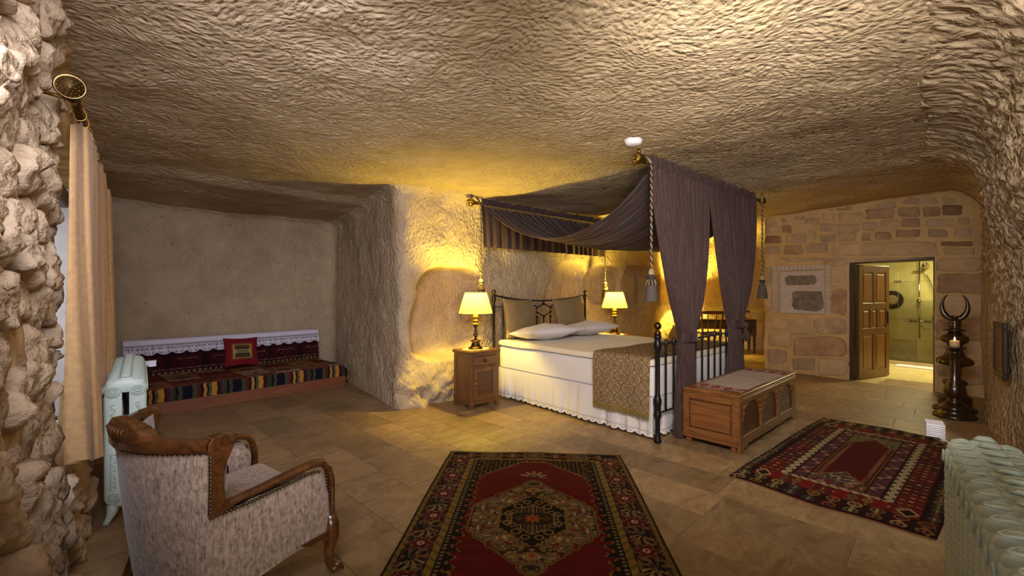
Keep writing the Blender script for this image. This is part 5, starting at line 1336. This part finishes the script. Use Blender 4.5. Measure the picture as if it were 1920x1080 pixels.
def edge_relief(b, hw, h0, h1):
    for s_ in (-1, 1):
        b.tube([(s_*(hw+.046), .013*math.cos(a), h1-.062+.020*math.sin(a)) for a in np.linspace(0, 2*PI, 14, endpoint=False)], .003, 5, closed=True)
        for k in range(11):
            zc = h1-.115-k*.024; b.tube([(s_*(hw+.0405), .009*math.cos(a)*(1 if k % 2 else -1), zc+.011*math.sin(a)) for a in np.linspace(-1.2, 3.4, 7)], .0024, 4)
    # oval scroll on the top of each column and a leaf between
    for s_ in (-1, 1):
        for rr in (1.0, .55): b.tube([(s_*(hw-.006)+.030*rr*math.cos(a), .017*rr*math.sin(a), h1+.001-.008*rr*abs(math.cos(a))) for a in np.linspace(0, 2*PI, 16, endpoint=False)], .0045, 5, closed=True)
    b.tube([(-.028, .0, h1+.012), (-.012, .012, h1+.017), (.012, .012, h1+.017), (.028, 0, h1+.012)], [.003, .008, .008, .003], 6)
    b.tube([(-.028, .0, h1+.012), (-.012, -.012, h1+.017), (.012, -.012, h1+.017), (.028, 0, h1+.012)], [.003, .008, .008, .003], 6)
def radiator(label, loc, rot, count, pitch, w_, h1, group=None):
    """sections stack along local y, section plane is x-z"""
    t = thing('radiator', label, 'radiator', loc, rot); h0 = .10
    b, hw = section_mesh(pitch*.97, w_, h0, h1); edge_relief(b, hw, h0, h1); plain = b.mesh('radiator_section'); plain.materials.append(M['radiator'])
    b, hw = section_mesh(pitch*.97, w_, h0, h1); edge_relief(b, hw, h0, h1); relief(b, hw, h0, h1, pitch*.97)
    for s_ in (-1, 1): b.tube([(s_*hw, 0, h0+.04), (s_*(hw+.005), 0, .07), (s_*(hw+.022), 0, .03), (s_*(hw+.034), 0, .008)], [.032, .026, .016, .020], 8, M=Matrix.Diagonal((1, .9, 1, 1)))
    endm = b.mesh('radiator_section'); endm.materials.append(M['radiator'])
    for k in range(count):
        inst('radiator_section', endm if k in (0, count-1) else plain, t, (0, (k+.5)*pitch, 0), (0, 0, PI if k == count-1 else 0))
    return t, hw
RLrot = math.atan2(LD[1], LD[0])-PI/2
c0 = LB+LD*.985+LN*(-.135-.098)
rad1, hw1 = radiator('pale mint cast iron radiator under the window, behind the armchair', (c0[0], c0[1], 0), RLrot, 18, .068, .196, .868)
def thermostat(t, y, x, z, s_):
    b = MB(); b.tube([(x, y, z), (x+s_*.06, y, z)], .014, 10); b = b.build('valve_pipe', M['chrome'], t)
    hd = MB(); hd.tube([(x+s_*.05, y, z), (x+s_*.075, y, z)], .022, 14)
    for k in range(7): hd.box(x+s_*.075+min(0, s_*.05), y-.024, z-.024+k*.007, x+s_*.075+max(0, s_*.05), y+.024, z-.024+k*.007+.0045)
    hd.box(x+s_*.078+min(0, s_*.04), y-.019, z-.022, x+s_*.078+max(0, s_*.04), y+.019, z+.022)
    hd.build('thermostat_head', M['white_plastic'], t)
thermostat(rad1, 18*.068-.02, .045, .80, 1)
# right radiator: stack runs from far end toward the camera along (-.633,-.774)
FD = np.array([-.633, -.774]); far_c = np.array([1.594, 1.635])+np.array([.774, -.633])*.10
RRrot = math.atan2(FD[1], FD[0])-PI/2
rad2, hw2 = radiator('long pale mint cast iron radiator on the right wall, cut by the picture edge', (far_c[0], far_c[1], 0), RRrot, 15, .087, .20, .868)
hd = MB(); hm = Matrix.Translation((.118, -.035, .872))
for k in range(7): hd.box(-.026, -.085, -.024+k*.007, .026, 0, -.024+k*.007+.0045, M=hm)
hd.box(-.014, -.074, -.022, .014, -.006, .022, M=hm)
hd.build('thermostat_head', M['white_plastic'], rad2)
MB().tube([(.06, .02, .835), (.118, -.06, .842)], .010, 10).build('valve_pipe', M['chrome'], rad2)

# ------------------------------------------------------------------ window curtain, rod, rings
ct = thing('window_curtain', 'floor length beige brocade curtain hanging in folds beside the stone window', 'curtain', tuple(lw(.2, -.09, 0).reshape(3)), math.atan2(LD[1], LD[0]))
s = np.linspace(0, 1, 320); zz_ = np.linspace(2.165, .50, 60); S, Zg = np.meshgrid(s, zz_, indexing='ij')
t_ = .02+2.22*S**1.15
f = np.sin(S*2*PI*9.5-1.4+1.2*vnoise(P3(S*6, Zg*.5, 2), 2))+.25*np.sin(S*2*PI*19+Zg)
dep = .052*f*(.55+.45*(2.2-Zg)/1.7)
Zb = Zg+.0*S-.10*sstep(1.2, .5, Zg)*(S > .45)*0+(.62-.50)*sstep(1.0, .5, Zg)*sstep(.35, .0, S)
surf('curtain_cloth', P3(t_+.03*np.cos(S*2*PI*9.5-1.4), dep, Zb), M['curtain'], ct)
surf('curtain_lining', P3(t_+.03*np.cos(S*2*PI*9.5-1.4), dep-.006, Zb), M['curtain'], ct)
cr = thing('curtain_rod', 'dark brass curtain rod with a flared trumpet finial on the rubble wall', 'curtain rod', tuple(lw(.0, -.09, 2.205).reshape(3)), math.atan2(LD[1], LD[0]))
RXm = Matrix.Rotation(PI/2, 4, 'Y')
MB().tube([(-.02, 0, 0), (2.5, 0, 0)], .016, 12).build('rod', M['brass_dark'], cr)
MB().lathe([(.018, .0), (.021, .01), (.018, .02), (.019, .06), (.022, .10), (.030, .135), (.044, .16), (.050, .168), (.046, .172), (.040, .166), (0, .150)], 24, M=Matrix.Translation((.06, 0, 0)) @ Matrix.Rotation(-PI/2, 4, 'Y')).build('finial', M['brass_dark'], cr)
st_ = MB()
for rr, k_ in ((.014, 6), (.026, 11), (.037, 16)):
    for k in range(k_):
        a = 2*PI*k/k_; st_.ball((-.094-.012*rr/.04, rr*math.cos(a), rr*math.sin(a)), .0024, 5, 4)
st_.build('finial_beads', M['brass'], cr)['kind'] = 'stuff'
for t0 in (.02, 2.4): MB().tube([(t0, 0, -.012), (t0, .05, -.006), (t0, .105, 0)], .008, 8).tube([(t0, -.0, -.02), (t0, .0, -.03)], .01, 8).lathe([(.035, 0), (.035, .008), (.0, .012)], 14, M=Matrix.Translation((t0, .11, 0)) @ Matrix.Rotation(PI/2, 4, 'X')).build('bracket', M['brass'], cr)
for k in range(13):
    x = .20+.02+2.15*(k/12)**1.15
    o = MB().tube([(x, .026*math.cos(a), -.010+.028*math.sin(a)) for a in np.linspace(0, 2*PI, 18, endpoint=False)], .003, 5, closed=True).build('ring', M['brass'], cr)

# ------------------------------------------------------------------ alcove divan
DO = (-4.06, 4.82, 0); DR = math.atan2(.743, .669)
dvn = thing('divan', 'low built-in divan along the alcove wall with a striped kilim mattress', 'bench', DO, DR)
X0, X1, DD = .0, 2.40, 1.12
MB().box(X0, .0, 0, X1-.03, .03, .155, .004).build('front_board', M['wood_bench'], dvn)
MB().box(X1-.06, .03, 0, X1-.03, DD, .155, .004).build('end_board', M['wood_bench'], dvn)
MB().box(X0, .03, .10, X1-.06, DD, .15).build('platform', M['wood_bench'], dvn)
# kilim mattress cover: profile from the board up over the edge to the back
pr = [(-.012, z) for z in np.linspace(.150, .285, 40)]+[(-.012+.035*(1-math.cos(a)), .285+.035*math.sin(a)) for a in np.linspace(.1, PI/2, 8)]+[(y, .322) for y in np.linspace(.04, DD-.12, 150)]
pr = np.array(pr); ar = np.r_[0, np.cumsum(np.linalg.norm(np.diff(pr, axis=0), axis=1))]
xx = np.linspace(X0, X1, 420); XG, AG = np.meshgrid(xx, ar, indexing='ij')
Yg = np.repeat(pr[:, 0][None, :], len(xx), 0); Zg = np.repeat(pr[:, 1][None, :], len(xx), 0)
endr = sstep(X1-.10, X1, XG); Zg = Zg-.09*endr**2*(AG > .13)-.03*endr**2
Zg = Zg+.008*fbm(P3(XG*2, Yg*2, 0*XG), 2, 3)*(AG > .15); Yg = Yg+.03*endr**2*(AG < .3)
front = AG < .165
C = np.zeros(XG.shape+(3,))
pal = [c8(24, 20, 34), c8(70, 72, 46), c8(92, 36, 36), c8(40, 22, 30), c8(186, 132, 48), c8(28, 24, 44), c8(84, 84, 56), c8(186, 132, 48), c8(26, 22, 36), c8(74, 30, 34), c8(60, 64, 44), c8(30, 20, 28), c8(66, 70, 48), c8(24, 22, 40)]
wds = [.07, .045, .035, .03, .03, .022, .03, .055, .02, .03, .05, .03, .035, .03]
pos = np.mod(XG+.1+.004*np.sin(AG*60), sum(wds)); acc = 0
for w_, c_ in zip(wds, pal):
    C[(pos >= acc) & (pos < acc+w_) & front] = c_; acc += w_
# patchwork top
pw, ph_ = .36, .34
ci = np.floor((XG+.05)/pw); cj = np.floor((AG-.165)/ph_); hx_ = _h(ci, cj, 0*ci, 5); px_ = (XG+.05)/pw-ci; py_ = (AG-.165)/ph_-cj
tp = [c8(122, 70, 30), c8(96, 34, 26), c8(118, 84, 48), c8(84, 46, 26), c8(132, 92, 40)]; sp_ = [c8(186, 170, 146), c8(30, 20, 20), c8(146, 112, 44), c8(150, 40, 34), c8(84, 80, 52)]
for k in range(5):
    mm_ = (~front) & (hx_ >= k/5) & (hx_ < (k+1)/5); C[mm_] = tp[k]
    zz3 = np.abs(py_-.5+.12*(np.abs(np.mod(px_*5, 1)-.5)*2-.5)); q1 = mm_ & (np.mod(zz3*7+k*.3, 1) < .28); C[q1] = sp_[k]
    q2 = mm_ & (np.abs(px_-.5)+np.abs(py_-.5) < .26) & (k % 2 == 0); C[q2] = sp_[(k+2) % 5]; q3 = mm_ & (np.abs(px_-.5)+np.abs(py_-.5) < .13) & (k % 2 == 0); C[q3] = tp[(k+1) % 5]
    st2 = mm_ & (py_ < .22) & ((np.floor(px_*8)+np.floor(py_*14)) % 2 == 0); C[st2] = sp_[(k+1) % 5]
seam = (~front) & ((px_ < .035) | (px_ > .965)); C[seam] = c8(104, 30, 26)
C[(np.abs(AG-.165) < .008)] = c8(96, 40, 40)
C *= (1+.12*rng.standard_normal(C.shape[:2]))[..., None]
surf('kilim_mattress', P3(XG, Yg, Zg), M['kilim'], dvn, color=np.clip(C, 0, 1))
ey_ = np.linspace(-.012, DD-.12, 60); ez = np.linspace(0, 1, 14); EY, EZ = np.meshgrid(ey_, ez, indexing='ij')
pos = np.mod(EY*1.2, .24); C = np.where((pos < .05)[..., None], pal[4], np.where((pos < .12)[..., None], pal[0], np.where((pos < .18)[..., None], pal[2], pal[1])))
surf('mattress_end', P3(X1+.03*np.sin(PI*EZ), EY+.05*(1-EY)*0, .20-.14*EZ+.02), M['kilim'], dvn, color=C)
# bolster with dark red pile cover
def bolster(xa, xb, name):
    x = np.linspace(xa, xb, 260); tt_ = np.linspace(0, 1, 70); Xb, Tb = np.meshgrid(x, tt_, indexing='ij')
    y_ = DD-.20+.11*Tb-.02*np.sin(PI*Tb); z_ = .325+.43*Tb
    C = np.empty(Xb.shape+(3,)); C[:] = c8(40, 12, 18)
    xm = np.mod(Xb, .42)-.21; zt2 = Tb*.43
    C[(np.abs(xm) < .16) & (np.abs(zt2-.12) < .10)] = c8(64, 18, 20)
    dia = np.abs(xm)/.15+np.abs(zt2-.12)/.09; C[(dia < 1) & (dia > .8)] = c8(26, 10, 20)
    sp2 = (np.mod(Xb*40, 1) < .45) & (np.mod(zt2*40, 1) < .4)
    C[sp2 & ((np.abs(zt2-.05) < .010) | (np.abs(zt2-.17) < .012) & (np.abs(xm) < .12))] = c8(170, 156, 124)
    C[(zt2 < .025) & (np.mod(Xb*16, 1) < .5)] = c8(112, 96, 70)
    return surf(name, P3(Xb, y_, z_), M['dark_red_pile'], dvn, color=C)
bolster(X0+.02, X1-.01, 'backrest_cover')
MB().box(X0+.02, DD-.10, .32, X1-.01, DD+.06, .745, .02).build('backrest', M['dark_red_pile'], dvn)
MB().box(X0+.02, DD-.06, .15, X1-.01, DD+.05, .33).build('back_support', M['wood_bench'], dvn)
# lace cover
x = np.linspace(X0-.02, X1+.01, 900); rows = 60
pl_ = np.array([(DD+.05, .765), (DD-.09, .775), (DD-.118, .765), (DD-.128, .74)]+[(DD-.128-.045*k/40, .74-.165*k/40) for k in range(1, 41)])
ar = np.r_[0, np.cumsum(np.linalg.norm(np.diff(pl_, axis=0), axis=1))]; sv = np.linspace(0, ar[-1], rows)
py2 = np.interp(sv, ar, pl_[:, 0]); pz2 = np.interp(sv, ar, pl_[:, 1]); XL, SL = np.meshgrid(x, sv, indexing='ij')
sc = .155; phs = np.mod(XL, sc)/sc; low = ar[-1]-.035*(1-np.abs(np.sin(PI*phs)))
al = np.ones(XL.shape); netz = (SL > .235); 
net = ((np.mod(XL*70, 1) < .68) & (np.mod(SL*70, 1) < .68)); al[netz & net] = .12
fx_ = (phs-.5)*sc; fz_ = SL-.315; r, a = polar(fx_, fz_); lf = (r < .030+.016*np.cos(5*a+np.floor(XL/sc)*1.3)) & (r > .008); al[netz & lf] = 1
dt = netz & (np.abs(np.mod(phs+.5, 1)-.5) < .16) & (np.abs(SL-.315) < .035) & (np.mod(XL*60, 1) < .6) & (np.mod(SL*60, 1) < .6); al[dt] = 1
al[(SL > .228) & (SL < .238)] = .5; al[SL > low] = 0; al[(SL > low-.010) & (SL <= low)] = 1
lc = surf('lace_cover', P3(XL, np.repeat(py2[None], len(x), 0)+.004*np.sin(XL*17)*(SL > .2)-.004, np.repeat(pz2[None], len(x), 0)+.004), M['openlace'], None, color=np.broadcast_to(s2l((214, 206, 218)), XL.shape+(3,)), alpha=al)
lc.location = DO; lc.rotation_euler = (0, 0, DR); tag(lc, 'white scalloped lace cover draped over the divan backrest in the alcove', 'lace cover')
# red cushion with an embroidered square
def red_c(U_, V_):
    C = np.empty(U_.shape+(3,)); C[:] = c8(124, 26, 34)
    q = np.maximum(np.abs(U_+.02), np.abs(V_)*1.12); C[(q < .60)] = c8(112, 70, 52); C[q < .52] = c8(30, 22, 20); C[(q < .52) & (q > .455)] = c8(186, 150, 48)
    i_ = q < .42; m_ = i_ & (np.abs(np.mod(V_*5, 1)-.5) < .14); C[m_] = c8(120, 100, 84); m_ = i_ & (np.abs(V_) < .16) & (np.mod(U_*9, 1) < .55) & (np.abs(np.abs(V_)-.08) > .03); C[m_] = c8(176, 160, 110)
    C[i_ & (np.abs(V_-.30) < .05) & (np.mod(U_*6, 1) < .5)] = c8(150, 60, 40); return C
DM = Matrix.Translation(DO) @ Matrix.Rotation(DR, 4, 'Z')
RCX = 1.24; rc = thing('red_cushion', 'small red cushion with a dark embroidered square leaning on the divan backrest', 'cushion', tuple(DM @ Vector((RCX, DD-.30, .33))), DR)
cushion('cover', .44, .42, .15, M['red_cloth'], rc, stand_m(0, .02, .205, .30, .0, -.03), n=60, color=red_c, seed=8, pinch=.09)

# ------------------------------------------------------------------ desk corner
KO = (3.94, 10.30, 0); KR = math.radians(-12)
dk_ = thing('writing_desk', 'dark writing desk with brass drawer pulls against the far cave wall', 'desk', KO, KR)
KW, KD, KH = 1.60, .46, .76
MB().box(-.02, -.02, KH-.03, KW+.02, KD, KH, .006).build('desk_top', M['wood_desk'], dk_)
for x in (.0, KW-.07):
    for y in (.0, KD-.08): MB().box(x, y, .40, x+.07, y+.07, KH-.03, .003).lathe([(.03, .40), (.036, .37), (.026, .35), (.034, .25), (.022, .06), (.026, .04), (.02, 0)], 10, M=Matrix.Translation((x+.035, y+.035, 0))).build('leg', M['wood_desk'], dk_)
MB().box(.02, KD-.05, .50, KW-.02, KD-.02, KH-.03).build('back_board', M['wood_desk'], dk_)
MB().box(.40, .03, .53, 1.15, KD-.06, .725).build('drawer_case', M['wood_desk'], dk_)
for x0, x1 in ((.07, .40), (1.15, KW-.07)): MB().box(x0, .03, .42, x1, KD-.06, .725).build('pedestal_case', M['wood_desk'], dk_)
dd_ = MB().box(.43, .012, .56, 1.12, .06, .715, .006).build('drawer', M['wood_desk'], dk_); MB().tube([(.735, .01, .64), (.745, -.012, .632), (.775, -.016, .630), (.805, -.012, .632), (.815, .01, .64)], .007, 6).build('drawer_pull', M['brass'], dd_)
for x0, x1 in ((.09, .38), (1.17, KW-.09)):
    for k in range(3):
        z = .435+k*.098; d_ = MB().box(x0, .012, z, x1, .06, z+.088, .006).build('drawer', M['wood_desk'], dk_)
        MB().lathe([(.012, 0), (.006, .008), (.013, .018), (0, .024)], 10, M=Matrix.Translation(((x0+x1)/2, .012, z+.044)) @ Matrix.Rotation(PI/2, 4, 'X')).build('knob', M['brass_dark'], d_)
KM = Matrix.Translation(KO) @ Matrix.Rotation(KR, 4, 'Z')
table_lamp('lit table lamp on the desk, behind the near bed drape', tuple(KM @ Vector((.30, .22, KH))), KR, LAMP*3.2)
# telephone
ph = thing('telephone', 'old fashioned dark rotary telephone with brass base on the desk', 'telephone', tuple(KM @ Vector((1.36, .20, KH))), KR-.3)
MB().lathe([(.085, 0), (.088, .012), (.07, .03), (.045, .06), (.03, .10), (.026, .13)], 16).build('body', M['brass_dark'], ph)
MB().tube([(-.07, 0, .15), (-.06, 0, .13), (0, 0, .13), (.06, 0, .13), (.07, 0, .15)], .010, 8).build('cradle', M['brass_dark'], ph)
MB().tube([(-.13, 0, .15), (-.12, 0, .175), (-.06, 0, .195), (.06, 0, .195), (.12, 0, .175), (.13, 0, .15)], [.032, .024, .014, .014, .024, .034], 10).build('handset', M['iron'], ph)
MB().lathe([(.04, 0), (.042, .008), (.03, .012), (0, .012)], 16, M=Matrix.Translation((0, -.055, .055)) @ Matrix.Rotation(PI/2+.5, 4, 'X')).build('dial', M['brass'], ph)
# desk chair, seen from behind
hc_ = thing('desk_chair', 'wooden open back chair with padded seat pushed up to the desk', 'chair', (4.33, 9.62, 0), math.radians(-6))
for s_ in (-1, 1):
    MB().tube([(s_*.19, -.02, 0), (s_*.185, 0, .25), (s_*.18, .0, .48), (s_*.195, -.03, .72), (s_*.225, -.075, .94)], [.018, .02, .022, .02, .02], 8).build('rear_post', M['wood_night'], hc_)
    MB().tube([(s_*.20, .40, 0), (s_*.20, .40, .46)], [.016, .022], 8).build('front_leg', M['wood_night'], hc_)
    MB().tube([(s_*.07, 0, .50), (s_*.075, -.03, .70), (s_*.095, -.072, .915)], .012, 6).build('back_slat', M['wood_night'], hc_)
cg = np.linspace(-1, 1, 21); MB().grid(np.stack([P3(.25*cg, -.075-.035*(1-cg**2)+dy, zz+.012*(1-cg**2)*k) for dy, zz, k in ((-.012, .905, 0), (-.014, .965, 1), (.012, .965, 1), (.014, .905, 0), (-.012, .905, 0))], 1), False).build('crest_rail', M['wood_night'], hc_)
MB().box(-.19, -.01, .44, .19, .02, .48, .004).build('seat_rail', M['wood_night'], hc_)
sl = soft_slab(-.215, -.01, .455, .215, .43, .525, .03, puff=.015, seed=41).build('seat_pad', M['cushion_brown'], hc_)
for s_ in (-1, 1): MB().tube([(s_*.19, 0, .18), (s_*.2, .40, .18)], .011, 6).build('stretcher', M['wood_night'], hc_)

# ------------------------------------------------------------------ floor candlesticks by the doorway
hs = thing('horn_candle_stand', 'tall dark turned wood stand topped by a pair of curved horns', 'stand', (5.20, 5.20, 0), -.78)
MB().lathe([(.19, 0), (.195, .02), (.18, .04), (.14, .055), (.15, .08), (.145, .14), (.155, .155), (.13, .175), (.10, .20)], 28).build('base', M['wood_dark'], hs)
MB().lathe([(.10, .195), (.07, .235), (.055, .26), (.055, .275), (.10, .30), (.11, .325), (.10, .35), (.055, .375), (.05, .40), (.06, .42), (.06, .50), (.09, .52), (.155, .545), (.165, .575), (.15, .605), (.10, .64), (.075, .69), (.065, .74), (.075, .78), (.11, .80), (.125, .835), (.115, .87), (.08, .895), (.06, .91)], 28).build('turned_column', M['wood_dark'], hs)
MB().lathe([(.06, .905), (.055, .93), (.10, .94), (.10, .95), (.055, .96), (.05, .98), (.065, .995), (.05, 1.01), (.065, 1.03), (.055, 1.05), (.05, 1.09)], 20).build('turned_neck', M['wood_dark'], hs)
for s_ in (-1, 1):
    pts_ = [(s_*.00, 0, 1.08)]+[(s_*(.005+.145*math.sin(PI*(.02+.70*k/12))**.9), 0, 1.10+.20*(k/12)-.0+.0) for k in range(13)]
    pts_ = [(0, 0, 1.085)]+[(s_*.108*math.sin(a)**.9, 0, 1.225-.155*math.cos(a)) for a in np.linspace(.30, 2.58, 14)]
    MB().tube(pts_, [.040, .040, .040, .040, .039, .037, .034, .031, .028, .024, .020, .017, .013, .009, .003], 12, up=(0, 1, 0), flat=.8).build('horn', M['wood_dark'], hs)
fc = thing('candlestick', 'dark turned floor candlestick holding a lit candle, in front of the horned stand', 'candlestick', (4.93, 4.93, 0))
MB().lathe([(.175, 0), (.185, .015), (.17, .04), (.10, .065), (.135, .09), (.13, .12), (.09, .15)], 28).build('base', M['wood_dark'], fc)
MB().lathe([(.09, .15), (.06, .19), (.05, .215), (.085, .24), (.10, .28), (.085, .34), (.06, .40), (.045, .50), (.042, .62), (.04, .70), (.05, .72), (.04, .735)], 24).build('stem', M['wood_dark'], fc)
MB().lathe([(.04, .735), (.05, .75), (.095, .765), (.098, .775), (.06, .772), (.045, .78), (.0, .78)], 20).build('drip_pan', M['wood_dark'], fc)
cd = MB().lathe([(.0, .781), (.042, .781), (.042, .845), (.036, .85), (0, .846)], 16).build('candle', M['candle'], fc)
MB().lathe([(.001, .850), (.006, .858), (.007, .868), (.003, .885), (.0, .895)], 8).build('flame', M['flame'], cd)
light('candle_light', 'POINT', (0, 0, .90), .5, (1, .5, .15), .02).parent = fc
# picture on the right wall
pc = np.array([3.935, 3.50]); pn_ = np.array([-.78, .625])
pf = thing('wall_picture', 'small dark framed picture hanging on the right cave wall', 'picture', (pc[0]+pn_[0]*.05, pc[1]+pn_[1]*.05, .93), math.atan2(-.78, -.625))
PMx = Matrix.Identity(4)
for a in ((-.17, -.22, .17, -.175), (-.17, .175, .17, .22), (-.17, -.175, -.13, .175), (.13, -.175, .17, .175)): MB().box(a[0], -.016, a[1], a[2], .014, a[3], .006).build('frame_side', M['paint_frame'], pf)
MB().box(-.13, -.004, -.175, .13, .004, .175).build('print', M['picture'], pf)
# smoke detector
sd = thing('smoke_detector', 'round white smoke detector on the carved rock ceiling', 'detector', (.997, 3.63, 0))
_dg = bpy.context.evaluated_depsgraph_get(); _hit = SC.ray_cast(_dg, Vector((.997, 3.63, 2.2)), Vector((0, 0, 1)))
sd.location.z = (_hit[1].z if _hit[0] else 2.63)+.012
MB().lathe([(.072, 0), (.076, -.014), (.074, -.020)], 28).build('mount', M['white_plastic'], sd)
MB().lathe([(.066, -.020), (.068, -.030), (.058, -.046), (.03, -.052), (0, -.053)], 28).build('cover', M['white_plastic'], sd)
